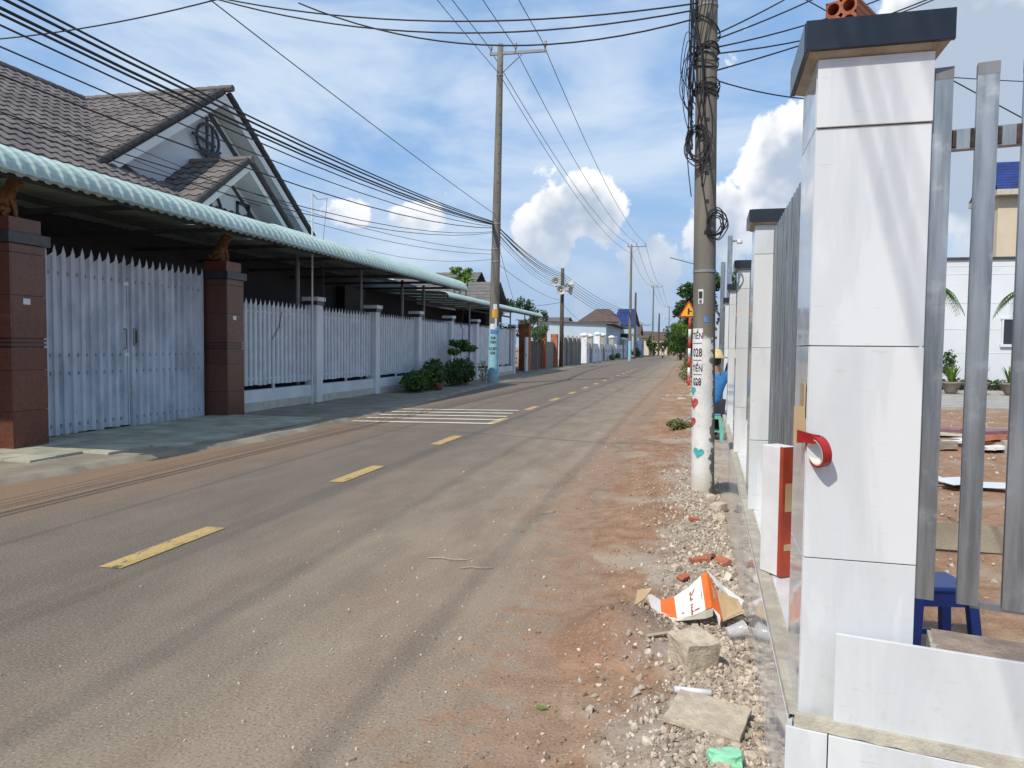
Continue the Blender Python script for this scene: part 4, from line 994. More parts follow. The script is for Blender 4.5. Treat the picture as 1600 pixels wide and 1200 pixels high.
# what can be made out in the shade: doors, windows, a blind
for y0, y1, z0, z1, nm in ((8.3, 9.4, .1, 2.6, 'door'), (10.4, 11.6, 1.0, 2.5, 'window'), (14.4, 15.7, .1, 2.7, 'door'), (18.4, 20.2, .9, 2.6, 'window'), (22.4, 24.2, .9, 2.6, 'window')):
    w = MB(); w.box(-12.34, -12.27, y0, y1, z0, z0 + .07); w.box(-12.34, -12.27, y0, y1, z1 - .07, z1); w.box(-12.34, -12.27, y0, y0 + .07, z0 + .07, z1 - .07); w.box(-12.34, -12.27, y1 - .07, y1, z0 + .07, z1 - .07)
    m = (y0 + y1) / 2; w.box(-12.33, -12.28, m - .03, m + .03, z0 + .07, z1 - .07)
    q = w.build(nm, 'steel_dark', hs, W=True); MB().box(-12.345, -12.31, y0 + .07, y1 - .07, z0 + .07, z1 - .07).build('pane', 'window_glass', q)
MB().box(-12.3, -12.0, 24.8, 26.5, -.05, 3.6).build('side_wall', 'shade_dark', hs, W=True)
ac = thing('air_conditioner', 'dark air conditioner unit on the house wall behind the gate', 'air conditioner', (-12.15, 12.35, 2.35))
MB().box(-.18, .18, -.42, .42, 0, .58).build('casing', 'steel_grey', ac, bevel=.02); MB().lathe([(.24, .181), (.24, .19), (.20, .19), (.02, .192)], (0, -.08, .29), 20, axis='x').build('fan_grille', 'shade_dark', ac)

# ------------------------------------------------------------------ power poles
def pole_mesh(h, r0, r1, mat, n=20):
    return MB().tube([(0, 0, -.3)] + [(0, 0, h * k / 12) for k in range(13)], [r0] + [r0 + (r1 - r0) * k / 12 for k in range(13)], n).mesh('shaft', mat, True)
def insulator(c):
    return MB().lathe([(.02, -.16), (.03, -.02), (.055, -.01), (.062, .02), (.05, .05), (.06, .07), (.066, .10), (.05, .13), (.058, .15), (.055, .19), (.03, .22), (.01, .225)], c, 12)
def crossarm(t, z, x0, x1, xs, tilt=0):
    a = MB().box(x0, x1, -.05, .05, z - .05, z + .05).build('crossarm', 'steel_grey', t)
    MB().tube([(.15, -.08, z - .75), (.95, -.06, z - .05)], .022, 6).build('brace', 'steel_grey', a)
    for x in xs: insulator((x, 0, z + .17)).build('insulator', 'porcelain', t, smooth=True)
def slots_on(t, r, zs, face):                         # dark blocks painted for the shade inside the cast climbing slots
    for z in zs:
        q = r(z); MB().box(-.020, .020, -q - .003, -q + .03, z, z + .035).xf(Matrix.Rotation(face, 4, 'Z')).build('slot_shade', 'shade_dark', t)
pl = thing('power_pole', 'tall concrete power pole with blue painted foot by the white fence', 'power pole', (-7.66, 29.2, 0), R(8)); pl.rotation_euler = (0, R(.8), 0)
piece('shaft', pole_mesh(13.4, .215, .115, 'pole_blue'), pl)
rz_ = lambda z: .215 - .1 * z / 13.4
slots_on(pl, rz_, [7.2 + .38 * k for k in range(15)], R(25))
crossarm(pl, 13.05, -.42, 1.86, (-.38, .62, 1.80))
for z in (12.2, 6.4, 5.4, 4.9):
    MB().lathe([(rz_(z) + .012, z - .03), (rz_(z) + .012, z + .03)], n=16).build('steel_band', 'steel_grey', pl)
def wrap(parent, r, zc, a0, a1, z0, z1, mat, nm, seg=8):
    mb = MB(); n = seg
    for k in range(n + 1):
        t = a0 + (a1 - a0) * k / n
        for z in (z0, z1): mb.v.append((math.cos(t) * r(z), math.sin(t) * r(z), z))
    mb.f = [(2 * k, 2 * k + 2, 2 * k + 3, 2 * k + 1) for k in range(n)]; mb.mi = [0] * n
    return mb.build(nm, mat, parent)
def wrap_text(parent, r, zc, ac, txt, size, mat, sq=1.0):
    me = text_mesh(txt, size, mat)
    for v in me.vertices:
        z = zc + v.co.y; t = ac + v.co.x * sq / r(z); v.co = Vector((math.cos(t) * r(z), math.sin(t) * r(z), z))
    return piece('lettering', me, parent)
rr = lambda z: rz_(z) + .004; rr2 = lambda z: rz_(z) + .008
fc = R(-72)
wrap(pl, rr, 0, fc - .55, fc + .75, 2.66, 2.98, 'sticker_yellow', 'yellow_sticker'); wrap(pl, rr, 0, fc - .3, fc + .5, 2.99, 3.20, 'paper_white', 'paper_sticker')
wrap(pl, rr, 0, fc + .1, fc + .5, 2.25, 2.64, 'paper_white', 'paper_sticker'); wrap(pl, rr, 0, fc - .9, fc + .2, 2.20, 2.42, 'paper_white', 'paper_sticker')
wrap(pl, rr2, 0, fc - .8, fc + .9, 2.02, 2.18, 'sticker_blue', 'blue_sticker')
for z, s in ((1.85, '028'), (1.68, 'TIEN'), (1.42, 'KCBT'), (1.25, '028')): wrap_text(pl, rr2, z, fc - .25, s, .15, 'ink_black', .9)

# near pole on the right verge
np_ = thing('power_pole', 'near concrete pole with whitewashed foot, hearts and paper notices', 'power pole', (.165, 7.66, verge_z(.165, 7.66) - .02)); np_.rotation_euler = (0, R(-.75), 0)
piece('shaft', pole_mesh(8.2, .113, .090, 'pole_white_side', 28), np_)
rn = lambda z: .113 - .023 * z / 8.2
slots_on(np_, rn, (2.55, 2.85, 3.12, 3.38, 3.63, 3.87, 4.32, 4.62, 4.90, 5.2), R(6))
for z in (2.20, 4.30, 4.75): MB().lathe([(rn(z) + .006, z - .012), (rn(z) + .006, z + .012)], n=20).build('steel_band', 'steel_grey', np_)
ra = lambda z: rn(z) + .0025; rb_ = lambda z: rn(z) + .0045
fn_ = R(-90)                                          # side towards the camera
wrap(np_, ra, 0, fn_ - 1.25, fn_ - .10, 1.29, 1.64, 'paper_white', 'paper_notice', 10); wrap(np_, ra, 0, fn_ - 1.35, fn_ - .20, .955 + .16, 1.285, 'paper_white', 'paper_notice', 10)
for z, s in ((1.565, 'TIỀN'), (1.40, '028'), (1.245, 'TIỀN')): wrap_text(np_, rb_, z, fn_ - .62, s, .085 if s == 'TIỀN' else .115, 'ink_black', .62)
wrap_text(np_, rb_, 1.40 - .285, fn_ - .62, '028', .10, 'ink_black', .62)
for z in (1.49, 1.325, 1.185): wrap(np_, rb_, 0, fn_ - 1.1, fn_ - .2, z, z + .008, 'ink_grey', 'print_line', 6)
wrap(np_, ra, 0, fn_ + .0, fn_ + .42, 1.70, 1.755, 'sticker_blue', 'blue_sticker'); wrap(np_, ra, 0, fn_ - .55, fn_ - .10, 1.88, 2.02, 'paper_white', 'torn_sticker')
wrap(np_, rb_, 0, fn_ - .50, fn_ - .18, 1.93, 2.0, 'ink_black', 'print_patch'); wrap(np_, rb_, 0, fn_ - .46, fn_ - .22, 1.885, 1.92, 'ink_grey', 'print_patch')
def heart(parent, r, zc, ac, s, mat, rot):
    mb = MB(); pts = []
    for k in range(24):
        t = 2 * math.pi * k / 24; x = 16 * math.sin(t) ** 3 / 17; y = (13 * math.cos(t) - 5 * math.cos(2 * t) - 2 * math.cos(3 * t) - math.cos(4 * t)) / 17
        x, y = x * math.cos(rot) - y * math.sin(rot), x * math.sin(rot) + y * math.cos(rot); pts.append((x * s, y * s))
    q = []
    for x, y in [(0, 0)] + pts:
        z = zc + y; t = ac + x / r(z); q.append((math.cos(t) * r(z), math.sin(t) * r(z), z))
    mb.faces(q, [(0, 1 + k, 1 + (k + 1) % 24) for k in range(24)]); return mb.build('painted_heart', mat, parent)
heart(np_, rb_, .42, fn_ - .42, .062, 'heart_teal', R(-8)); heart(np_, rb_, .72, fn_ - 1.18, .062, 'heart_red', 0); heart(np_, rb_, 1.06 - .03, fn_ - 1.12, .05, 'heart_teal', 0); heart(np_, rb_, .905, fn_ - .98, .066, 'heart_red', R(6))
# cable tangle strapped to it
rng = random.Random(21)
tg = thing('cable_bundle', 'tangle of black cables strapped down the near pole', 'cables', (.10, 7.60, 3.0)); tg0 = Vector((.165, 7.66, 0))
def polec(z): return Vector((.165 - .0131 * z, 7.66, 0))
for k in range(11):
    a = R(rng.uniform(170, 285)); z1, z0 = rng.uniform(4.9, 6.2), rng.uniform(2.9, 4.0); pts = []
    off = rng.uniform(.005, .06)
    for i in range(9):
        z = z1 + (z0 - z1) * i / 8; c = polec(z); aa = a + .35 * math.sin(i * .9 + k); r = rn(z) + .012 + off * (1 if 0 < i < 8 else .3) + .012 * rng.random()
        pts.append((c.x + r * math.cos(aa), c.y + r * math.sin(aa), z))
    MB().tube(smooth_pts(pts, 3), rng.choice((.005, .006, .009)), 5).build('cable', 'wire_black', tg, W=True)
for k in range(15):                                   # turns of cable round the pole
    z = rng.choice((4.24, 4.28, 4.32, 4.36, 4.42, 4.0, 4.62)) + rng.uniform(-.03, .03); c = polec(z); tl = rng.uniform(-.11, .11); ph = rng.uniform(0, 6); r = rn(z) + rng.uniform(.008, .030)
    MB().tube([(c.x + r * math.cos(t), c.y + r * math.sin(t), z + tl * math.cos(t + ph)) for t in [2 * math.pi * i / 16 for i in range(17)]], .006, 5).build('turn', 'wire_black', tg, W=True)
def coil(c, r, n, sq, nm, lab, seed, ax=(1, 0), tail=None):
    t = thing('cable_coil', lab, 'cable', c); rg_ = random.Random(seed)
    for k in range(n):
        q = r * rg_.uniform(.75, 1.1); ox, oz = rg_.uniform(-.02, .02), rg_.uniform(-.03, .03); oy = rg_.uniform(-.02, .02)
        MB().tube([(ox + q * sq * math.cos(a) * ax[0] + .01 * math.sin(3 * a + k), oy + q * sq * math.cos(a) * ax[1], oz + q * math.sin(a) + .008 * math.sin(2 * a + k * 2)) for a in [2 * math.pi * i / 22 for i in range(23)]], .006, 5).build('loop', 'wire_black', t)
    return t
coil((.045, 7.50, 3.46), .17, 9, .62, 'c', 'large hanging coil of black cable on the left of near pole', 3)
c2 = coil((.235, 7.52, 2.70), .115, 8, .72, 'c', 'small round coil of black cable on the right of near pole', 5)
MB().tube([(0, .02, .10), (-.06, .03, .5), (-.13, .02, 1.0), (-.16, .03, 1.5)], .008, 5).build('lead', 'wire_black', c2); MB().tube([(-.08, .02, .05), (-.16, .03, .5), (-.19, .04, .9)], .007, 5).build('lead', 'wire_black', c2)
for k in range(7):
    a = R(rng.uniform(150, 220)); z = rng.uniform(4.0, 4.7); c = polec(z); L_ = rng.uniform(.08, .26)
    MB().tube(smooth_pts([(c.x - .1, c.y - .05, z), (c.x - .1 - L_ * .4, c.y - .06, z + rng.uniform(-.05, .15)), (c.x - .12 - L_ * .5, c.y - .08, z - rng.uniform(.1, .4)), (c.x - .11, c.y - .06, z - rng.uniform(.4, .8))]), .004, 4).build('loose_end', 'wire_black', tg, W=True)

# poles farther on
def far_pole(x, y, h, lab, arm=True, mat='pole_plain', r0=.20, r1=.11):
    t = thing('power_pole', lab, 'power pole', (x, y, 0)); piece('shaft', pole_mesh(h, r0, r1, mat, 10), t)
    if arm: crossarm(t, h - .25, -.5, 1.7, (-.4, .6, 1.6))
    return t
p2 = far_pole(-6.75, 89, 13.6, 'second tall concrete power pole along the left road side', True, 'pole_blue')
p3 = far_pole(-6.9, 149, 13.7, 'third tall power pole with crossarm, far down the street', True)
p4 = far_pole(-5.5, 215, 13.2, 'farthest power pole with crossarms near the street end', True)
crossarm(p4, 9.8, -1.2, 1.5, (-1, 1.3))
far_pole(-7.2, 104, 9.1, 'dark bare pole beside the second power pole', False, 'bark', .17, .13)
far_pole(-6.5, 170, 9.3, 'dark bare pole far down the street', False, 'bark', .2, .17)
far_pole(-7.4, 190, 8.0, 'thin bare pole far away before the street end', False, 'bark', .15, .12)
# loudspeaker pole
sp = thing('loudspeaker_pole', 'dark pole with four grey horn loudspeakers past the brick pillars', 'loudspeaker pole', (-9.3, 55.6, 0))
MB().tube([(0, 0, -.2), (.02, 0, 7.4)], [.17, .13], 12).build('shaft', 'bark', sp, smooth=True)
def horn(c, az, tilt):
    m = MB().lathe([(.05, -.30), (.09, -.28), (.09, -.12), (.05, -.10), (.07, .0), (.13, .14), (.24, .26), (.34, .32), (.355, .33), (.33, .325), (.22, .25), (.10, .10), (.085, .02)], (0, 0, 0), 20)
    m.xf(Matrix.Translation(c) @ Matrix.Rotation(az, 4, 'Z') @ Matrix.Rotation(R(90) + tilt, 4, 'X')); o = m.build('horn', 'horn_metal', sp, smooth=True)
    q = MB().lathe([(.06, .10), (.09, .16), (.08, .22), (.02, .24)], (0, 0, 0), 12); q.xf(Matrix.Translation(c) @ Matrix.Rotation(az, 4, 'Z') @ Matrix.Rotation(R(90) + tilt, 4, 'X')); q.build('horn_centre', 'horn_metal', o, smooth=True)
horn((-.42, -.05, 6.35), R(-5), R(-8)); horn((-.05, -.28, 5.72), R(12), R(-6)); horn((.42, .1, 6.2), R(130), 0); horn((.34, .0, 5.75), R(75), 0)
MB().box(-.5, .5, -.03, .03, 6.02, 6.08).build('bracket', 'steel_grey', sp)

# ------------------------------------------------------------------ wires
def wire(p0, p1, sag, r, label, group=None, mat='wire_black', n=18):
    a, b = Vector(p0), Vector(p1)
    pts = [a.lerp(b, i / n) - Vector((0, 0, 4 * sag * (i / n) * (1 - i / n))) for i in range(n + 1)]
    o = MB().tube(pts, r, 5, cap=False).build('overhead_wire', mat, smooth=True); return tag(o, label, 'wire', group)
for x, x2, w_ in ((-8.0, -7.15, 'left'), (-7.0, -6.15, 'middle'), (-5.82, -5.15, 'right')):
    wire((x, -28, 13.5), (x, 29.2, 13.42), .95, .015, w_ + ' thin power line running overhead to the blue footed pole', 'power lines before the blue footed pole')
    wire((x, 29.2, 13.42), (x2, 89, 13.75), 1.25, .016, w_ + ' thin power line sagging between the first two tall poles', 'power lines between first and second pole', 'wire_grey')
    wire((x2, 89, 13.75), (x2 - .1, 149, 13.8), 1.4, .02, w_ + ' distant power line beyond the second tall pole', 'power lines beyond the second pole', 'wire_grey', 12)
    wire((x2 - .1, 149, 13.8), (-6 + (x2 + 7) * .5, 215, 13.4), 1.6, .024, w_ + ' farthest power line past the third pole', 'power lines beyond the third pole', 'wire_grey', 10)
wire((-7.9, -28, 12.3), (-7.5, 29.2, 12.25), .9, .012, 'single neutral wire under the power lines')
wire((-7.5, 29.2, 12.25), (-6.7, 89, 12.6), 1.3, .014, 'single neutral wire between the two tall poles', None, 'wire_grey')
wire((-7.62, -14, 8.2), (-7.6, 29.2, 6.75), .35, .010, 'single thin wire slanting down from upper left to the blue footed pole')
tele = [(6.50, .98, .017), (6.45, 1.05, .020), (6.42, 1.10, .022), (6.38, 1.16, .018), (6.35, 1.28, .013), (6.30, 1.45, .011), (6.24, 1.75, .013), (6.10, 2.10, .009), (6.05, 2.18, .009)]
for k, (z, s, r) in enumerate(tele):
    x = -7.72 + .05 * math.sin(k * 2.1)
    wire((x, -16, 6.45 - .02 * k), (x, 29.2, z), s, r, ordn[k] + ' from top of the telephone cables crossing in front of the house roof', 'telephone cables before the blue footed pole')
    wire((x, 29.2, z), (-9.2 + .05 * k, 55.6, 7.0 - .12 * k), .35 + .05 * k, r * .95, ordn[k] + ' from top of the cables from blue footed pole to loudspeaker pole', 'telephone cables to the loudspeaker pole')
for k in range(6): wire((-9.2, 55.6, 7.0 - .2 * k), (-6.85, 89, 5.9 - .1 * k), .45 + .08 * k, .016, ordn[k] + ' from top of the cables from loudspeaker pole to second tall pole', 'telephone cables past the loudspeaker pole')
for k in range(3): wire((-6.85, 89, 5.9 - .2 * k), (-7.0, 149, 6.3), .8, .02, ordn[k] + ' from top of the distant cables past the second tall pole', 'distant telephone cables', 'wire_grey', 10)
wire((-7.66, 29.2, 5.35), (-12.0, 12.0, 5.9), .55, .008, 'upper thin service wire from blue footed pole to the house'); wire((-7.66, 29.2, 5.2), (-12.0, 14.0, 5.55), .5, .008, 'lower thin service wire from blue footed pole to the house')
wire((-7.66, 29.2, 5.0), (-13.5, 30, 5.6), .25, .008, 'short thin wire from blue footed pole to the neighbouring roof')
wire((-7.6, 29.2, 4.9), (-9.25, 55.6, 5.0), .30, .010, 'low thin wire from blue footed pole towards the loudspeaker pole'); wire((-7.6, 29.2, 6.0), (-10.5, 46, 3.6), .1, .010, 'thin wire slanting down from blue footed pole to the second canopy')
wire((-9.25, 55.6, 4.9), (-14, 48, 4.4), .3, .014, 'black drop cable from loudspeaker pole to the trees'); wire((-9.25, 55.6, 4.8), (-12, 90, 4.6), .4, .014, 'black drop cable from loudspeaker pole to the blue wall')
# wires that cross the street from the near pole
wire((.02, 7.62, 4.84), (-5.5, 8, 5.58), .22, .009, 'upper wire crossing the street from near pole'); wire((.02, 7.62, 4.78), (-5.5, 8, 5.56), .30, .009, 'middle sagging wire crossing the street from near pole')
wire((.02, 7.62, 4.70), (-4.4, 7.92, 5.38), .36, .009, 'lowest sagging wire crossing the street from near pole'); wire((-5.5, 8, 5.57), (-9.6, 8.3, 6.4), .05, .012, 'joined wire carrying the crossing wires on to the left'); wire((-5.5, 8.0, 5.56), (-10.5, 8.0, 5.45), .14, .009, 'short wire at upper left branching from the crossing wires')
for k, (z, e, s) in enumerate([(4.55, (3.0, 11.5, 7.6), .12), (4.50, (3.6, 11.2, 7.4), .14), (4.42, (4.2, 11, 7.0), .2), (4.36, (4.6, 12.5, 7.3), .25), (4.20, (4.2, 11, 6.6), .10)]):
    wire((.20, 7.66, z), e, s, .008, ('topmost', 'second', 'third', 'fourth', 'lowest')[k] + ' wire running up right from the near pole over the tiled wall')
wire((.22, 7.66, 4.10), (2.2, 9.2, 4.35), .12, .007, 'slack short wire from near pole towards the nearest pillar cap'); wire((.6, 14, 8.35), (8.2, 14, 3.45), .05, .011, 'dark wire slanting behind the wing fence bars')
wire((2.2, 9, 4.5), (9, 14.5, 6.0), .15, .006, 'thin wire crossing above the wing fence bars')
wire((.18, 7.60, 6.1), (.55, 1.8, 4.95), .05, .010, 'single cable dropping on the right side of the near pole')
for k in range(6):                                    # main bundle along the right side, above the picture; its shade falls on the nearest pillar
    wire((.05, 7.66, 6.6 - .07 * k), (-2.6 - .12 * k + .06 * (k % 3), -22, 6.9 - .10 * k), .55 + .05 * k, .0045 + .0015 * (k % 3), ordn[k] + ' cable of the bundle running back overhead from near pole', 'cable bundle over the right roadside')
# ------------------------------------------------------------------ plants
def bush(name, lab, cat, loc, blobs, n, size, mat, seed, stems, group=None, up=.3):
    t = thing(name, lab, cat, loc, 0, group); rng = random.Random(seed)
    leaves(MB(), blobs, rng, size, n, up=up).build('foliage', mat, t)
    mb = MB()
    for b in blobs[:stems]: mb.tube([(b[0] * .3, b[1] * .3, 0), (b[0] * .7, b[1] * .7, b[2] * .5), (b[0], b[1], b[2])], [.02, .015, .008], 5)
    mb.build('stem', 'bark', t); return t
bush('shrub', 'low spreading green shrub at the foot of the white fence', 'shrub', (-8.45, 23.2, .05), [(0, -.4, .35, .5, .9, .38), (.1, .6, .45, .45, .8, .45), (-.1, 1.3, .55, .4, .7, .55), (.1, -1.1, .3, .45, .6, .3)], 2600, .085, 'leaf_mid', 1, 3)
bush('shrub', 'dense dark green shrub beside the low spreading one', 'shrub', (-8.35, 26.6, .05), [(0, -.5, .5, .5, .8, .5), (.1, .4, .55, .5, .8, .55), (0, 1.0, .4, .45, .6, .4)], 2400, .07, 'leaf_dark', 2, 3)
bush('sapling', 'small sapling with flat tiers of leaves rising over the shrubs', 'sapling', (-8.5, 27.6, .05), [(0, -.2, 1.55, .45, .5, .16), (.1, .5, 1.38, .4, .45, .14), (-.1, -.6, 1.25, .3, .4, .12)], 420, .11, 'leaf_mid', 3, 3)
bush('weed', 'thin dry weeds in front of the blue footed pole', 'weeds', (-8.3, 29.9, .05), [(0, 0, .5, .25, .5, .5), (0, .7, .4, .2, .4, .4)], 260, .05, 'leaf_grass', 4, 2)
pt_ = MB().lathe([(.10, 0), (.14, .2), (.15, .22), (.13, .22), (.09, .02)], n=14).build('flower_pot', 'terracotta', smooth=True); pt_.location = (-7.95, 23.3, .06); tag(pt_, 'small terracotta pot in front of the green shrub', 'pot')
def tree(lab, loc, h, blobs, n, size, mat, seed, group=None, name='tree'):
    t = thing(name, lab, 'tree', loc, 0, group); rng = random.Random(seed)
    mb = MB(); mb.tube([(0, 0, -.2), (.05, .05, h * .3), (0, .1, h * .6)], [h * .035, h * .026, h * .016], 8)
    for b in blobs: mb.tube([(0, .05, h * .32), (b[0] * .5, b[1] * .5, (h * .35 + b[2]) / 2), (b[0], b[1], b[2])], [h * .016, h * .011, h * .004], 5)
    mb.build('trunk', 'bark', t)
    sub = []
    for b in blobs:                                   # break each mass into clumps with gaps between
        for _ in range(7):
            a, c, e = rng.uniform(0, 6.28), rng.uniform(-.7, 1), rng.uniform(.45, .85)
            q = math.sqrt(max(0, 1 - c * c)); k = rng.uniform(.32, .5)
            sub.append((b[0] + math.cos(a) * q * e * b[3], b[1] + math.sin(a) * q * e * b[4], b[2] + c * e * b[5], b[3] * k, b[4] * k, b[5] * k))
    leaves(MB(), sub, rng, size, n).build('crown', mat, t); return t
tree('large dark leafy tree rising behind the tiled wall', (2.4, 42, 0), 6.4, [(-1.6, 0, 4.4, 1.3, 1.4, 1.3), (-2.4, .3, 3.2, 1.0, 1.2, 1.1), (0, 0, 5.0, 1.4, 1.4, 1.1), (1.2, .5, 4.6, 1.2, 1.3, 1.0), (-2.2, -.5, 2.0, .9, 1, 1.0)], 5200, .13, 'leaf_dark', 11)
tree('rounded green tree on the right behind the warning sign', (-.2, 62, 0), 5, [(-.4, 0, 2.6, 1.5, 1.5, 1.3), (.8, .5, 3.2, 1.4, 1.4, 1.2), (.2, .2, 1.5, 1.6, 1.5, 1.2)], 2600, .14, 'leaf_mid', 12)
tree('bright green bushy tree at the right end of the street', (-1.0, 100, 0), 5, [(-.8, 0, 2.6, 1.8, 1.8, 1.5), (1.0, .5, 3.0, 1.8, 1.8, 1.6), (0, 0, 1.5, 2.2, 2, 1.3), (-.6, 0, 3.9, .9, .9, .7)], 2400, .20, 'leaf_mid', 13)
tree('yellow green tree top behind the far bushy tree', (-.6, 112, 0), 6, [(-1.0, 0, 4.6, 1.2, 1.2, .9), (.4, 0, 4.0, 1.4, 1.2, 1)], 900, .22, 'leaf_light', 14)
tree('dark tree closing the far end of the street', (-4.2, 165, 0), 7, [(0, 0, 3.0, 2.4, 2, 2.4), (2.0, 0, 2.2, 1.8, 2, 2.0)], 1500, .3, 'leaf_dark', 15)
tree('small green tree at the far bend of the street', (-7.2, 150, 0), 5, [(0, 0, 2.3, 1.3, 1.5, 1.8), (.6, 0, 1.2, 1.2, 1.4, 1.2)], 900, .25, 'leaf_mid', 16)
tree('dark green tree behind the second canopy, left one', (-14.0, 52, 0), 6.4, [(0, 0, 4.6, 1.3, 1.3, 1.0), (1.1, .4, 4.2, 1.0, 1.0, .9), (-1.0, 0, 4.0, 1.0, 1, .9)], 2200, .12, 'leaf_dark', 17)
tree('dark green tree behind the second canopy, right one', (-12.0, 55, 0), 6.0, [(0, 0, 4.4, .9, .9, .9), (.9, .3, 3.6, .9, .9, 1.0), (.3, 0, 2.6, 1.0, 1, 1.0)], 2000, .11, 'leaf_dark', 18)
tree('bright papaya like tree in front of the neighbouring grey roof', (-12.6, 40.5, 0), 6.6, [(0, 0, 5.55, .75, .7, .45), (.5, 0, 5.25, .5, .5, .35), (-.4, 0, 5.15, .5, .5, .4)], 520, .15, 'leaf_light', 19)
bush('weed', 'grass tuft at the root of leaning iron pipe behind the near pole', 'weeds', (-.16, 13.15, verge_z(-.16, 13.15)), [(0, 0, .08, .20, .25, .10), (.15, .1, .05, .2, .2, .06)], 420, .035, 'leaf_grass', 5, 2, up=.8)
bush('weed', 'dry weeds round the foot of the warning sign post', 'weeds', (-.15, 33.5, 0), [(0, 0, .5, .35, .8, .5), (.3, 1.5, .7, .4, .8, .7)], 500, .07, 'leaf_grass', 6, 2, up=.8)
bush('weed', 'hanging leaves behind the lower edge of the warning sign', 'weeds', (-.1, 34.6, 2.0), [(-.35, 0, .55, .35, .4, .25), (.0, 0, .3, .3, .4, .3)], 160, .09, 'leaf_light', 7, 1)

# ------------------------------------------------------------------ warning sign
ws = thing('warning_sign', 'yellow triangular side road warning sign on red and white post', 'road sign', (.03, 30.6, 0))
for k in range(8):
    MB().tube([(0, 0, .38 * k - (.1 if k == 0 else 0)), (0, 0, .38 * (k + 1) - .001)], .055, 12).build('post_band', 'sign_red' if k % 2 == 0 else 'post_white', ws, smooth=True)
tri = lambda s, c: [(-s * .5, c - s * .2887), (s * .5, c - s * .2887), (0, c + s * .5774)]
def rtri(s, c, r):                                    # rounded corners
    P = tri(s, c); out = []
    for i in range(3):
        a, b, d = Vector(P[i - 1]), Vector(P[i]), Vector(P[(i + 1) % 3]); u, v = (a - b).normalized(), (d - b).normalized()
        for t in (0, .25, .5, .75, 1): out.append(tuple(b + u * r * (1 - t) ** 2 + v * r * t ** 2))
    return out
MB().prism(rtri(.78, 2.97, .06), (-.06, -.075, 0), (1, 0, 0), (0, 0, 1), (0, .012, 0)).build('border_plate', 'sign_red', ws)
fcp = MB().prism(rtri(.60, 2.97, .04), (-.06, -.081, 0), (1, 0, 0), (0, 0, 1), (0, .0055, 0)).build('face', 'sign_yellow', ws)
MB().prism([(-.035, -.14), (.0, -.12), (.035, -.14), (.035, -.02), (.13, -.02), (.13, .03), (.035, .03), (.035, .08), (.02, .12), (-.02, .12), (-.035, .08)], (-.06, -.0845, 2.98), (1, 0, 0), (0, 0, 1), (0, .003, 0)).build('junction_symbol', 'ink_black', fcp)

# ------------------------------------------------------------------ tiler at work behind the near pole
def stool(loc, rz, lab, m1, m2, s=.15, h=.45):
    t = thing('plastic_stool', lab, 'stool', loc, rz)
    MB().box(-s, s, -s, s, h - .025, h).build('seat', m1, t, bevel=.012)
    for a in (-1, 1):
        for b in (-1, 1):
            MB().prism([(-.02, -.02), (.02, -.02), (.02, .02), (-.02, .02)], (a * (s + .02), b * (s + .02), 0), (1, 0, 0), (0, 1, 0), (-a * .04, -b * .04, h - .026)).build('leg', m2, t)
        MB().box(-s, s, a * (s - .012) - .004, a * (s - .012) + .004, h - .085, h - .026).build('apron', m2, t); MB().box(a * (s - .012) - .004, a * (s - .012) + .004, -s + .02, s - .02, h - .085, h - .026).build('apron', m2, t)
        MB().box(-s + .0, s - .0, a * (s + .006) - .008, a * (s + .006) + .008, .16, .185).build('brace', m2, t)
    return t
zst = verge_z(.40, 12.5)
stool((.405, 12.44, zst), R(0), 'blue topped green plastic stool under the seated worker', 'plastic_sky', 'plastic_teal', .12, .45)
pz = zst + .45
pe = thing('person', 'seated worker in straw hat, blue shirt and dark trousers behind near pole', 'person', (.40, 12.5, zst))
def P(x, y, z): return (x, y - 0, z)
bv = [(0, .05, .55), (0, .03, .75), (.01, -.02, .98), (.02, -.05, 1.10), (.03, -.09, 1.22), (.03, -.12, 1.30),
      (-.16, -.02, 1.00), (-.22, -.12, .78), (-.12, -.32, .70), (-.09, -.38, .69), (.17, -.02, 1.01), (.24, -.16, 1.10), (.27, -.28, 1.28), (.28, -.31, 1.35),
      (-.09, .02, .54), (-.11, -.38, .58), (-.11, -.36, .12), (-.11, -.48, .05), (.09, .02, .54), (.09, -.38, .60), (.07, -.37, .12), (.07, -.49, .05)]
bv = [(x, -y, z) for x, y, z in bv]
be = [(0, 1), (1, 2), (2, 3), (3, 4), (4, 5), (2, 6), (6, 7), (7, 8), (8, 9), (2, 10), (10, 11), (11, 12), (12, 13), (0, 14), (14, 15), (15, 16), (16, 17), (0, 18), (18, 19), (19, 20), (20, 21)]
br = [.13, .12, .13, .055, .085, .075, .06, .045, .035, .03, .06, .045, .035, .03, .085, .065, .045, .035, .085, .065, .045, .035]
piece('body', skin_mesh('body', bv, be, br, 'skin'), pe)
i = [0, 1, 2, 6, 7, 8, 10, 11, 12]; piece('shirt', skin_mesh('shirt', [bv[k] for k in i] + [(.02, .04, 1.06)], [(0, 1), (1, 2), (2, 3), (3, 4), (4, 5), (2, 6), (6, 7), (7, 8), (2, 9)], [.155, .15, .158, .08, .066, .05, .08, .07, .056, .085], 'shirt_blue'), pe)
i = [0, 14, 15, 16, 18, 19, 20]; piece('trousers', skin_mesh('trousers', [bv[k] for k in i], [(0, 1), (1, 2), (2, 3), (0, 4), (4, 5), (5, 6)], [.148, .105, .082, .062, .105, .082, .062], 'trousers_dark'), pe)
m2 = MB().lathe([(.20, .0), (.21, .004), (.115, .045), (.10, .12), (.06, .145), (.005, .15), (.004, .14), (.09, .11), (.105, .04)], (.03, .11, 1.335), 20); m2.build('straw_hat', 'straw', pe, smooth=True)
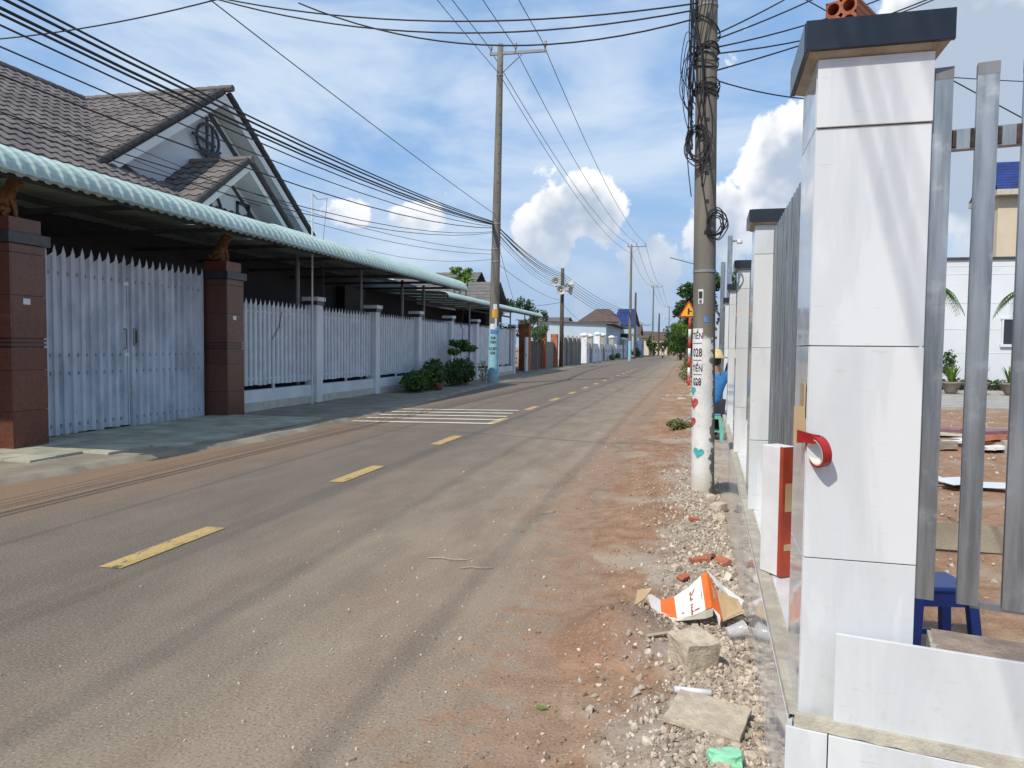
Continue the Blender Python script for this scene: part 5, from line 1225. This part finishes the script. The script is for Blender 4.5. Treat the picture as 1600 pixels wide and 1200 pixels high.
for s in (-1, 1):                                     # face: eyes, nose, mouth
    MB().lathe([(.001, -.012), (.010, -.006), (.012, 0), (.010, .006), (.001, .012)], (.03 + s * .032, .205, 1.285), 8).build('eye', 'ink_black', pe)
MB().faces([(.02, .20, 1.26), (.04, .20, 1.26), (.03, .228, 1.255), (.03, .202, 1.29)], [(0, 1, 2), (1, 3, 2), (0, 2, 3)]).build('nose', 'skin', pe); MB().box(.008, .052, .193, .199, 1.215, 1.224).build('mouth', 'ink_red', pe)
# hair at the nape and five-fingered hands
MB().lathe([(.05, -.06), (.088, -.02), (.092, .05), (.06, .09)], (.03, .095, 1.27), 14).xf(Matrix.Identity(4)).build('hair', 'ink_black', pe, smooth=True).matrix_basis = Matrix.Translation((0, -.02, 0))
for wr, d in (((-.09, .38, .69), Vector((.1, .9, -.1))), ((.28, .31, 1.35), Vector((.15, .35, .9)))):
    d = d.normalized(); sd = d.orthogonal().normalized(); w = Vector(wr)
    V = [w, w + d * .07]; E = [(0, 1)]; Rr = [.026, .03]
    for k, (l, o) in enumerate(((.06, -.032), (.075, -.011), (.07, .011), (.055, .032))):
        b = len(V); V += [w + d * .085 + sd * o, w + d * (.085 + l * .55) + sd * o * 1.15, w + d * (.085 + l * .9) + sd * o * 1.1 - d.cross(sd) * .02]; E += [(1, b), (b, b + 1), (b + 1, b + 2)]; Rr += [.010, .009, .008]
    b = len(V); V += [w + d * .03 - sd * .04, w + d * .065 - sd * .058]; E += [(0, b), (b, b + 1)]; Rr += [.012, .009]
    piece('hand', skin_mesh('hand', [tuple(v) for v in V], E, Rr, 'skin', 1), pe)

# ------------------------------------------------------------------ left side beyond the white fence
cn2 = thing('green_canopy', 'second green canopy with a rounded far end beyond the white fence', 'canopy', (-10, 36, 0))
me = canopy_sheet(1.05, bull(-8.95, 3.38, .30, .20, -13.5, 3.75), 4, .025).mesh('roof_sheet', 'canopy_green')
for k in range(18): piece('roof_sheet', me, cn2, W=True, M=Matrix.Translation((0, 27.4 + 1.052 * k, .003 * (k % 2))))
for y in (31, 38.6, 46.0): MB().tube([(-9.2, y, 0), (-9.2, y, 3.45)], .04, 8).build('column', 'steel_grey', cn2, W=True)
for x in (-9.1, -11): MB().box(x - .03, x + .03, 27.5, 46.2, 3.33, 3.42).build('beam', 'steel_dark', cn2, W=True)
MB().box(-13.6, -13.4, 27.3, 46.2, -.1, 3.6).build('shade_backing', 'shade_dark', cn2, W=True)  # dark sheet added to stand for the shade under this canopy
def course_roof(t, x0, x1, ya, za, yb, zb, n, mat, nm='roof_course', hip0=0, hip1=0):
    # courses laid from eave (ya,za) to ridge (yb,zb), each a slab overlapping the next
    for k in range(n):
        a, b = k / n, (k + 1) / n; p0 = (ya + (yb - ya) * a, za + (zb - za) * a + .05); p1 = (ya + (yb - ya) * b, za + (zb - za) * b + .0)
        xa, xb = x0 + hip0 * a, x1 - hip1 * a; xc, xd = x0 + hip0 * b, x1 - hip1 * b
        MB().faces([(xa, p0[0], p0[1]), (xb, p0[0], p0[1]), (xd, p1[0], p1[1]), (xc, p1[0], p1[1]), (xa, p0[0], p0[1] - .07), (xb, p0[0], p0[1] - .07), (xd, p1[0], p1[1] - .05), (xc, p1[0], p1[1] - .05)],
                   [(0, 1, 2, 3), (7, 6, 5, 4), (0, 4, 5, 1), (1, 5, 6, 2), (2, 6, 7, 3), (3, 7, 4, 0)]).build(nm, mat, t, W=True)
def house(name, lab, x0, x1, y0, y1, zw, zr, mat, roofm, n=8, hip=0, wins=(), front=True):
    t = thing(name, lab, 'house', ((x0 + x1) / 2, y0, 0)); ym = (y0 + y1) / 2
    MB().box(x0, x1, y0, y1, -.1, zw).build('wall', mat, t, W=True)
    course_roof(t, x0 - .4, x1 + .4, y0 - .5, zw - .05, ym, zr, n, roofm, hip0=hip, hip1=hip); course_roof(t, x0 - .4, x1 + .4, y1 + .5, zw - .05, ym, zr, n, roofm, hip0=hip, hip1=hip)
    h = .9 if hip else 0
    for x, s in ((x0, 1), (x1, -1)):
        MB().faces([(x + s * .02, y0, zw), (x + s * .02, y1, zw), (x + s * (.02 + hip * .95), ym, zr - .12), (x + s * .22, y0, zw), (x + s * .22, y1, zw), (x + s * (.22 + hip * .95), ym, zr - .12)], [(0, 1, 2), (3, 5, 4), (0, 2, 5, 3), (1, 4, 5, 2), (0, 3, 4, 1)]).build('hip_end' if hip else 'gable', roofm if hip else mat, t, W=True)
    for (a, b, c, d) in wins:                         # on the camera side: x range, z range
        f = MB(); f.box(a, b, y0 - .06, y0 - .005, c, c + .08); f.box(a, b, y0 - .06, y0 - .005, d - .08, d); f.box(a, a + .08, y0 - .06, y0 - .005, c + .08, d - .08); f.box(b - .08, b, y0 - .06, y0 - .005, c + .08, d - .08)
        q = f.build('window', 'white_plaster', t, W=True); MB().box(a + .08, b - .08, y0 - .03, y0 - .004, c + .08, d - .08).build('pane', 'window_glass', q)
    return t
house('neighbour_house', 'neighbouring house with plain grey tiled roof behind the second canopy', -18.5, -13.6, 44.5, 50, 4.6, 6.35, 'shade_wall', 'roof_far', 9, 0, ((-17.5, -16.3, 2.4, 4.0),))
house('neighbour_annex', 'lower grey roofed annex right of the papaya like tree', -13.4, -11.9, 43.5, 47.5, 4.0, 5.55, 'shade_wall', 'roof_far', 7)
# brick gate pillars with laid brick faces
def mk_brickwall():
    m, t, p = new_mat('old_brickwork'); b = t.new('ShaderNodeTexBrick'); t.put(b.inputs['Vector'], t.new('ShaderNodeTexCoord').outputs['Object'])
    v = pos(t); n = t.noise(v, 3.5, 5, .65)
    col = t.mix(t.ss(n, .35, .65), (0.62, 0.215, 0.085), (0.36, 0.115, 0.055)); col = t.mix(t.ss(t.noise(v, 9, 4, .7), .56, .66), col, (0.36, 0.25, 0.16))
    t.put(p.inputs['Base Color'], col); p.inputs['Roughness'].default_value = .95; bump(t, p, n, .6, .03)
mk_brickwall()
def brick_pillar(x, y, s, h, lab):
    t = thing('brick_pillar', lab, 'pillar', (x, y, 0), 0, 'old brick pillars past the white fence')
    rg_ = random.Random(int(y)); k = 0; z = -.1
    MB().box(-s / 2 + .02, s / 2 - .02, -s / 2 + .02, s / 2 - .02, -.1, h - .05).build('core', 'brick_joint', t)
    bm_ = [MB().box(0, .205, 0, .10, 0, .078).mesh('brick', 'old_brickwork')]
    n = max(2, round(s / .22)); c = 0
    while z < h - .08:
        for fx in range(n):
            j = rg_.uniform(-.010, .010); d = s / n
            piece('brick', bm_[0], t, M=Matrix.Translation((-s / 2 + d * fx, -s / 2 + j, z)))
            if c < 130: piece('brick', bm_[0], t, M=frame((s / 2 + j, -s / 2 + d * fx + .0, z), (0, 1, 0), (-1, 0, 0), (0, 0, 1))); c += 1
        z += .092
    return t
brick_pillar(-9.85, 45.3, .66, 2.95, 'tall orange red brick pillar just past the white fence')
brick_pillar(-9.75, 50.6, .50, 2.65, 'middle dark red brick pillar with plants on top')
brick_pillar(-9.75, 55.2, .50, 2.55, 'farthest red brick pillar beside the loudspeaker pole')
gt = thing('metal_door', 'narrow pale metal door standing open beside the tall brick pillar', 'door', (-9.5, 44.2, 0)); MB().box(-.04, .04, -.45, .30, 0, 2.1).build('panel', 'white_metal', gt); MB().box(.041, .06, -.40, -.34, .9, 1.1).build('handle', 'steel_dark', gt)
lw = thing('low_brick_wall', 'low dark brick wall between the brick pillars', 'wall', (-9.85, 48.3, 0)); MB().box(-.1, .1, -2.4, 2.0, -.1, 1.9).build('wall', 'roof_brown', lw); MB().box(-.1, .1, 2.55, 6.6, -.1, 1.9).build('wall', 'timber_grey', lw)
bush('plant', 'green climbing plant over the middle brick pillar', 'plant', (-9.8, 49.6, 1.9), [(0, 0, .6, .5, 1.2, .45), (0, 1.2, .9, .5, .8, .4), (.1, -1.0, .3, .4, .6, .6)], 900, .09, 'leaf_mid', 31, 2)
bush('plant', 'dark hedge plant in the gap left of the tall brick pillar', 'plant', (-10.6, 43.0, 0), [(0, 0, 1.0, .8, 1.4, 1.1), (0, .3, 2.2, .8, 1.4, .8), (-.9, 0, 1.6, .8, 1.2, 1.4)], 2400, .10, 'leaf_dark', 32, 2)
# plank fence
pf = thing('plank_fence', 'weathered grey upright plank fence after the brick pillars', 'fence', (-9.6, 57.5, 0)); bd = MB().box(-.02, .02, 0, .30, 0, 2.35).mesh('plank', 'timber_grey'); rng = random.Random(8)
for k in range(32): piece('plank', bd, pf, M=Matrix.Translation((rng.uniform(-.03, .03), .33 * k, -.05 + rng.uniform(-.08, .08))))
for k in range(5): MB().box(.03, .17, 2.4 * k, 2.4 * k + .16, -.1, 2.5).build('post', 'concrete', pf)
# pillared garden wall with panels
for k, (y, h) in enumerate([(69.5, 2.9), (73.5, 2.9), (80, 3.2), (85, 3.2), (95, 3.1), (99, 3.1), (111, 3.1), (116, 3.1)]):
    t = thing('garden_pillar', 'white capped grey garden wall pillar, %s along the left road side' % ordn[k], 'pillar', (-9.5, y, 0), 0, 'white capped garden pillars')
    MB().box(-.30, .30, -.30, .30, -.1, h - .35).build('shaft', 'concrete' if k in (1, 3, 4, 6) else 'white_wall', t)
    MB().lathe([(.40, h - .35), (.44, h - .25), (.40, h - .18), (.24, h - .06), (.05, h)], n=12).build('cap', 'white_plaster', t, smooth=False)
for k, (a, b) in enumerate(((69.8, 73.2), (73.8, 79.7), (80.3, 84.7), (85.3, 94.7), (95.3, 98.7), (99.3, 110.7), (111.3, 115.7))):
    t = thing('wall_panel', 'pale lilac rendered wall panel, %s between the garden pillars' % ordn[k], 'wall', (-9.5, a, 0), 0, 'panels between the garden pillars')
    MB().box(-.08, .08, 0, b - a, -.1, 1.95).build('panel', 'white_plaster', t); MB().box(.085, .13, .2, b - a - .2, .02, .12).build('plinth', 'white_wall', t)
    n = max(1, int((b - a) / 2.2))
    for j in range(n): MB().lathe([(.26, .081), (.26, .10), (.05, .11)], (0, (j + .5) * (b - a) / n, 1.15), 8, axis='x').build('ornament', 'steel_dark', t)
bush('shrub', 'small shrub at the foot of the garden pillars', 'shrub', (-8.9, 90, 0), [(0, 0, .4, .4, 1.5, .4), (0, 8, .5, .4, 1.2, .45)], 600, .1, 'leaf_dark', 33, 1)
sh = thing('long_shed', 'long light blue rendered building with a thin flat roof', 'building', (-14, 98, 0))
MB().box(-22, -10.4, 97, 124, -.1, 4.55).build('wall', 'light_blue_wall', sh, W=True)
quad_slab(MB(), (-22.3, 96.6, 5.15), (-9.6, 96.6, 4.72), (-9.6, 124, 4.72), (-22.3, 124, 5.15), .12).build('roof', 'roof_far', sh, W=True)
MB().faces([(-22, 97, 4.55), (-10.4, 97, 4.55), (-10.4, 97, 4.62), (-22, 97, 5.0), (-22, 97.2, 4.55), (-10.4, 97.2, 4.55), (-10.4, 97.2, 4.62), (-22, 97.2, 5.0)], [(0, 1, 2, 3), (4, 5, 6, 7), (3, 2, 6, 7)]).build('upper_wall', 'light_blue_wall', sh, W=True)
house('brown_roof_house', 'cream house with brown hipped roof above the blue building', -18.2, -11.6, 128, 138, 6.0, 8.4, 'cream_stone', 'roof_brown', 8, 2.6, ((-15.8, -14.4, 4.3, 5.6), (-13.4, -12.6, 4.3, 5.6)))
house('white_house', 'white house block far behind the loudspeaker pole', -25.5, -19.5, 120, 126, 5.8, 6.5, 'white_plaster', 'roof_far', 4, 0, ((-24, -22.8, 3.8, 5.2),))
house('blue_roof_house', 'house with bright blue tiled roof behind the second power pole', -12.6, -9.3, 132, 142, 5.6, 8.6, 'light_blue_wall', 'roof_blue', 8, .5)
house('red_roof_house', 'cream house with reddish roof and white barge boards down the street', -13.5, -9.4, 146, 154, 4.2, 6.2, 'cream_stone', 'roof_brown', 6, 0, ((-12.8, -11.6, 1.6, 3.4),))
house('shop_house', 'low cream shop house near the far bend', -12.5, -8.6, 168, 178, 3.8, 5.4, 'beige_wall', 'roof_brown', 6, 0, ((-11.8, -10.2, 1.2, 3.0),))
house('far_house', 'small far house closing the view at the street end', -11, -5.5, 200, 210, 4.0, 6.0, 'beige_wall', 'roof_brown', 6, 0, ((-10, -8.5, 1.5, 3.2), (-7.8, -6.5, 1.5, 3.2)))
sg_ = thing('dark_shed', 'dark navy boarded shed front beside the second power pole', 'shed', (-9.4, 118, 0)); MB().box(-3, .0, 0, 10, -.1, 3.6).build('wall', 'shade_dark', sg_); MB().box(-.0, .06, 1, 4, -.0, 2.8).build('door', 'blue_gate', sg_); MB().box(-3.2, .6, -.4, 10.4, 3.61, 3.78).build('roof', 'roof_far', sg_)
MB().box(.62, .70, 1.0, 3.0, 3.45, 3.95).build('sign_board', 'paper_cream', sg_); MB().box(.62, .70, 5.0, 8.0, 3.3, 3.75).build('sign_board', 'paper_cream', sg_)
bw_ = thing('blue_wall', 'blue painted yard wall with gate beyond the dark shed', 'wall', (-9.0, 129, 0)); MB().box(-.12, .12, 0, 24, -.1, 2.9).build('wall', 'blue_paint', bw_); MB().box(.125, .17, 3, 7, 0, 2.6).build('gate', 'blue_gate', bw_); MB().box(-.2, .2, 24.1, 24.6, -.1, 3.1).build('post', 'white_plaster', bw_)
bush('shrub', 'dark rounded shrub in front of the blue yard wall', 'shrub', (-8.2, 122, 0), [(0, 0, .9, .7, 1.6, .9), (.2, 2, .7, .6, 1.2, .7)], 700, .14, 'leaf_dark', 34, 1)

# scooter and rider far down the street
sc = thing('scooter', 'white and dark scooter ridden towards the camera, far down the street', 'scooter', (-3.8, 116, 0))
for y in (-.6, .6):
    w = MB().lathe([(.16, -.05), (.27, -.05), (.29, 0), (.27, .05), (.16, .05)], (0, y, .29), 16, axis='x').build('wheel', 'ink_black', sc)
    MB().lathe([(.15, -.03), (.15, .03)], (0, y, .29), 12, axis='x').build('rim', 'steel_grey', w)
MB().prism([(-.55, .45), (-.40, .95), (-.30, 1.0), (-.25, .55), (.05, .40), (.35, .62), (.85, .72), (.80, .50), (.45, .30), (-.25, .28)], (-.13, 0, 0), (0, 1, 0), (0, 0, 1), (.26, 0, 0)).build('fairing', 'plastic_white', sc, bevel=.03)
MB().tube([(-.32, -.42, 1.02), (0, -.45, .98), (.32, -.42, 1.02)], .02, 6).build('handlebar', 'ink_black', sc); MB().lathe([(.02, -.05), (.09, -.03), (.10, .0)], (0, -.50, .88), 10, axis='y').build('headlight', 'porcelain', sc)
MB().box(-.12, .12, .1, .75, .73, .80).build('seat', 'ink_black', sc, bevel=.02)
rv = [(0, .30, .85), (0, .25, 1.10), (0, .18, 1.35), (0, .15, 1.50), (0, .13, 1.66), (-.2, .15, 1.33), (-.30, -.12, 1.12), (-.30, -.38, 1.04), (.2, .15, 1.33), (.30, -.12, 1.12), (.30, -.38, 1.04), (-.12, .28, .84), (-.18, -.10, .80), (-.15, -.02, .42), (-.15, -.16, .36), (.12, .28, .84), (.18, -.10, .80), (.15, -.02, .42), (.15, -.16, .36)]
re_ = [(0, 1), (1, 2), (2, 3), (3, 4), (2, 5), (5, 6), (6, 7), (2, 8), (8, 9), (9, 10), (0, 11), (11, 12), (12, 13), (13, 14), (0, 15), (15, 16), (16, 17), (17, 18)]
rp = thing('person', 'rider in dark clothes on the far scooter', 'person', (-3.8, 116, .0)); piece('body', skin_mesh('body', rv, re_, [.14, .13, .15, .06, .10, .07, .05, .04, .07, .05, .04, .10, .08, .055, .05, .10, .08, .055, .05], 'trousers_dark', 1), rp)
MB().lathe([(.115, -.02), (.13, .06), (.11, .13), (.05, .17), (.01, .175)], (0, .13, 1.66), 12).build('helmet', 'plastic_white', rp, smooth=True)
sl = thing('roadside_stall', 'low roadside stall with pale awning under the far right trees', 'stall', (-.6, 108, 0)); quad_slab(MB(), (-1.1, -.6, 1.35), (1.2, -.6, 1.05), (1.2, 1.4, 1.3), (-1.1, 1.4, 1.6), .06).build('awning', 'paper_cream', sl)
for x in (-.9, .1, 1.0): MB().tube([(x, -.4, 0), (x, -.4, 1.2)], .05, 6).build('post', 'bark', sl)
MB().box(-.8, .9, .2, 1.0, 0, .7).build('counter', 'timber_grey', sl)

# ------------------------------------------------------------------ behind the right wall
wh = thing('white_building', 'plain white rendered building with one narrow window behind the plot', 'building', (12, 32, 0))
MB().box(5.5, 26, 32, 50, -.1, 5.0).build('wall', 'white_plaster', wh, W=True); MB().box(5.4, 26.1, 31.93, 50.1, 5.001, 5.10).build('coping', 'steel_dark', wh, W=True)
for z in (1.45, 2.35, 3.35, 4.45, 4.75): MB().box(5.5, 26, 31.990, 31.9985, z, z + .018).build('groove', 'white_wall', wh, W=True)
wn = MB(); [wn.box(*q) for q in ((11.50, 12.02, 31.90, 31.985, 1.70, 1.80), (11.54, 11.60, 31.93, 31.985, 1.801, 2.74), (11.92, 11.98, 31.93, 31.985, 1.801, 2.74), (11.50, 12.02, 31.92, 31.985, 2.741, 2.80))]
q = wn.build('window_frame', 'white_plaster', wh, W=True); MB().box(11.601, 11.919, 31.95, 31.982, 1.801, 2.74).build('pane', 'window_glass', q)
bb = thing('beige_building', 'beige building with blue tiled roof rising behind the white one', 'building', (18, 54, 0))
MB().box(19.0, 34, 54, 58, -.1, 11.4).build('wall', 'beige_wall', bb, W=True); MB().box(18.7, 34.4, 53.4, 58.4, 11.401, 11.75).build('eave', 'cream_stone', bb, W=True)
course_roof(bb, 18.75, 34, 53.5, 11.80, 56, 14.0, 10, 'roof_blue', hip0=.3, hip1=.3); course_roof(bb, 18.75, 34, 58.5, 11.80, 56, 14.0, 10, 'roof_blue', hip0=.3, hip1=.3)
MB().lathe([(.12, 0), (.14, .2), (.06, .35), (.16, .55), (.05, .8), (.01, .95)], (19.6, 56, 14.0), 10).build('finial', 'white_plaster', bb, smooth=True)
hd_ = thing('hedge', 'low dark hedge along the foot of the white building', 'hedge', (12, 31.4, .06)); leaves(MB(), [(x, 0, .22, .6, .3, .24) for x in [-6 + .8 * k for k in range(16)]], random.Random(3), .07, 3600).build('foliage', 'leaf_dark', hd_); MB().box(-6.4, 6.4, -.05, .05, 0, .2).build('stem', 'bark', hd_)
def potted(x, y, lab, seed, kind):
    t = thing('potted_plant', lab, 'plant', (x, y, .06), 0); MB().lathe([(.14, 0), (.20, .10), (.30, .34), (.34, .38), (.33, .42), (.27, .42), (.20, .12)], n=16).build('pot', 'clay_pot', t, smooth=True); rg_ = random.Random(seed)
    mb = MB()
    for k in range(34):
        a = rg_.uniform(0, 6.28); l = rg_.uniform(.35, .62); s = rg_.uniform(.15, .5) * l; c, d = math.cos(a), math.sin(a); w = .035
        mb.faces([(c * .05 - d * w, d * .05 + c * w, .4), (c * .05 + d * w, d * .05 - c * w, .4), (c * s + d * w * .7, d * s - c * w * .7, .4 + l * .7), (c * s - d * w * .7, d * s + c * w * .7, .4 + l * .7), (c * s * 1.6, d * s * 1.6, .4 + l)], [(0, 1, 2, 3), (3, 2, 4)])
    mb.build('blade_leaves', 'leaf_light' if kind else 'leaf_mid', t)
    if kind == 2: leaves(MB(), [(0, .5, .95, .35, .3, .38), (.1, .5, 1.25, .2, .2, .3)], rg_, .06, 500).build('foliage', 'leaf_dark', t)
    return t
potted(8.72, 28.2, 'potted spiky yellow green plant seen between first two wing bars', 1, 2); potted(9.6, 28.3, 'potted plant half hidden behind the second wing bar', 2, 0); potted(10.45, 28.0, 'potted plant beside the third wing bar', 3, 1)
def palm(x, y, h, lab, seed):
    t = thing('palm_tree', lab, 'palm', (x, y, .05)); MB().tube([(0, 0, 0), (.05, 0, h * .5), (.0, 0, h)], [.10, .075, .06], 10).build('trunk', 'bark', t, smooth=True); rg_ = random.Random(seed)
    for k in range(11):
        a = 2 * math.pi * k / 11 + rg_.uniform(-.2, .2); Lf = rg_.uniform(.95, 1.25); mb = MB(); n = 14; rise = rg_.uniform(.3, .7)
        sp_ = [Vector((math.cos(a) * Lf * i / n, math.sin(a) * Lf * i / n, h + rise * (i / n) * 1.2 - (.9 + rise) * (i / n) ** 2)) for i in range(n + 1)]
        mb.tube(sp_, [.014 - .01 * i / n for i in range(n + 1)], 4); sd = Vector((-math.sin(a), math.cos(a), 0))
        for i in range(2, n + 1):
            for s in (-1, 1):
                d = (sd * s + (sp_[i] - sp_[i - 1]).normalized() * .9).normalized(); l = .34 * math.sin(math.pi * (i / n * .8 + .15)) + .05
                w = (sp_[i] - sp_[i - 1]).normalized() * .016; e = sp_[i] + d * l - Vector((0, 0, l * .45))
                mb.faces([sp_[i] - w, sp_[i] + w, (sp_[i] + e) / 2 + w + Vector((0, 0, .03)), e], [(0, 1, 2), (0, 2, 3)])
        mb.build('frond', 'leaf_mid', t)
    return t
palm(8.15, 28.6, 3.55, 'small palm with drooping fronds behind the first wing bar', 4); palm(11.15, 28.6, 3.5, 'small palm with drooping fronds at the right frame edge', 9)
# rubble heap and tiles on the plot
rng = random.Random(14)
spec = [(3.82, 12.95, .20, .70, .35, .05, 'cream_stone', 'pale stone slab on the rubble heap, left'), (4.05, 12.75, .14, .55, .30, .045, 'white_wall', 'white broken slab low on the rubble heap'), (4.15, 13.1, .26, .6, .3, .05, 'granite_plum', 'dark plum slab at the back left of the rubble heap'),
        (4.62, 12.95, .27, .85, .30, .06, 'granite_plum', 'long plum granite slab on top of the rubble heap'), (4.45, 12.7, .19, .50, .20, .07, 'hollow_brick', 'brown brick length under the plum slab'), (4.55, 12.55, .08, .6, .35, .05, 'white_wall', 'white slab leaning at the foot of rubble heap'),
        (4.78, 12.45, .10, .42, .12, .20, 'concrete', 'square grey concrete block right of the rubble heap'), (3.75, 12.6, .07, .45, .3, .10, 'concrete_dark', 'dark grey block at the left foot of rubble heap'), (4.3, 12.5, .05, .4, .25, .04, 'cream_stone', 'flat cream offcut before the rubble heap'), (5.2, 13.0, .12, .7, .35, .10, 'concrete', 'grey slab at the right end of rubble heap')]
for k, (x, y, z, w, d, h, mt, lab) in enumerate(spec):
    o = piece('rubble_slab', block('rubble_slab', mt, w, d, h, 70 + k, .012)); o.location = (x, y, z); o.rotation_euler = (rng.uniform(-.18, .1), rng.uniform(-.12, .12), rng.uniform(-.5, .5)); tag(o, lab, 'slab', 'slabs of the rubble heap')
base_ = rock_mesh('soil_heap', 'soil', 77, 1.25, .45, .20, 3, .5); o = piece('soil_heap', base_); o.location = (4.4, 12.95, .02); tag(o, 'low heap of brown soil under the broken slabs', 'soil heap')
simple('tile_white', (0.78, 0.80, 0.82), (0.74, 0.76, 0.78), 3, .15)
for k, (x, y, rz, lab) in enumerate([(2.88, 9.0, .5, 'white square tile lying nearest on the plot soil'), (2.62, 9.35, .1, 'white tile lying farther left on the plot soil'), (3.22, 9.0, -.15, 'white tile on the plot soil, right of the square one'), (3.0, 9.25, .25, 'white tile partly under the others on the plot soil')]):
    o = MB().box(-.20, .20, -.15, .15, 0, .012).build('loose_tile', 'tile_white', bevel=.002); o.location = (x, y, .045 + .014 * (3 - k)); o.rotation_euler = (rng.uniform(-.05, .05), rng.uniform(-.05, .05), rz); tag(o, lab, 'tile', 'loose tiles on the plot')
o = MB().box(-.9, .9, -.012, .012, 0, .20).build('stained_plank', 'concrete_dark'); o.location = (2.4, 6.2, .0); o.rotation_euler = (-.25, 0, -.05); tag(o, 'stained dark board lying across the plot behind the bars', 'board')
stool((1.085, 3.66, .02), R(10), 'bright blue plastic stool behind the wing fence bars', 'plastic_blue', 'plastic_blue', .13, .46)
o = MB().box(-.09, .09, -.05, .05, 0, .006).build('paper_scrap', 'paper_white'); o.location = (1.28, 2.16, .7165); o.rotation_euler = (0, 0, -.5); o.location = (1.02, 2.145, .717); tag(o, 'white tile offcut on top of the wing wall', 'scrap')
for k, (x, y, h) in enumerate(((.76, 15.6, 3.75), (.66, 16.2, 3.30))):
    t = thing('steel_post', ('taller' if k == 0 else 'shorter') + ' galvanised post rising above the far tiled pillars', 'post', (x, y, 0)); MB().box(-.045, .045, -.045, .045, -.1, h).build('tube', 'galvanised_steel', t)
    if k == 0: MB().tube([(.045, 0, h - .10), (.16, 0, h - .10)], .02, 6).build('bracket', 'steel_grey', t); MB().lathe([(.05, 0), (.06, .03), (.05, .07), (.02, .09)], (.18, 0, h - .16), 10).build('lamp_head', 'plastic_white', t)
rl = MB().tube([(-.55, 21, 3.98), (.35, 21.5, 3.78)], .014, 6).build('street_lamp_arm', 'steel_grey'); tag(rl, 'thin grey arm sticking out left behind the near pole', 'arm')
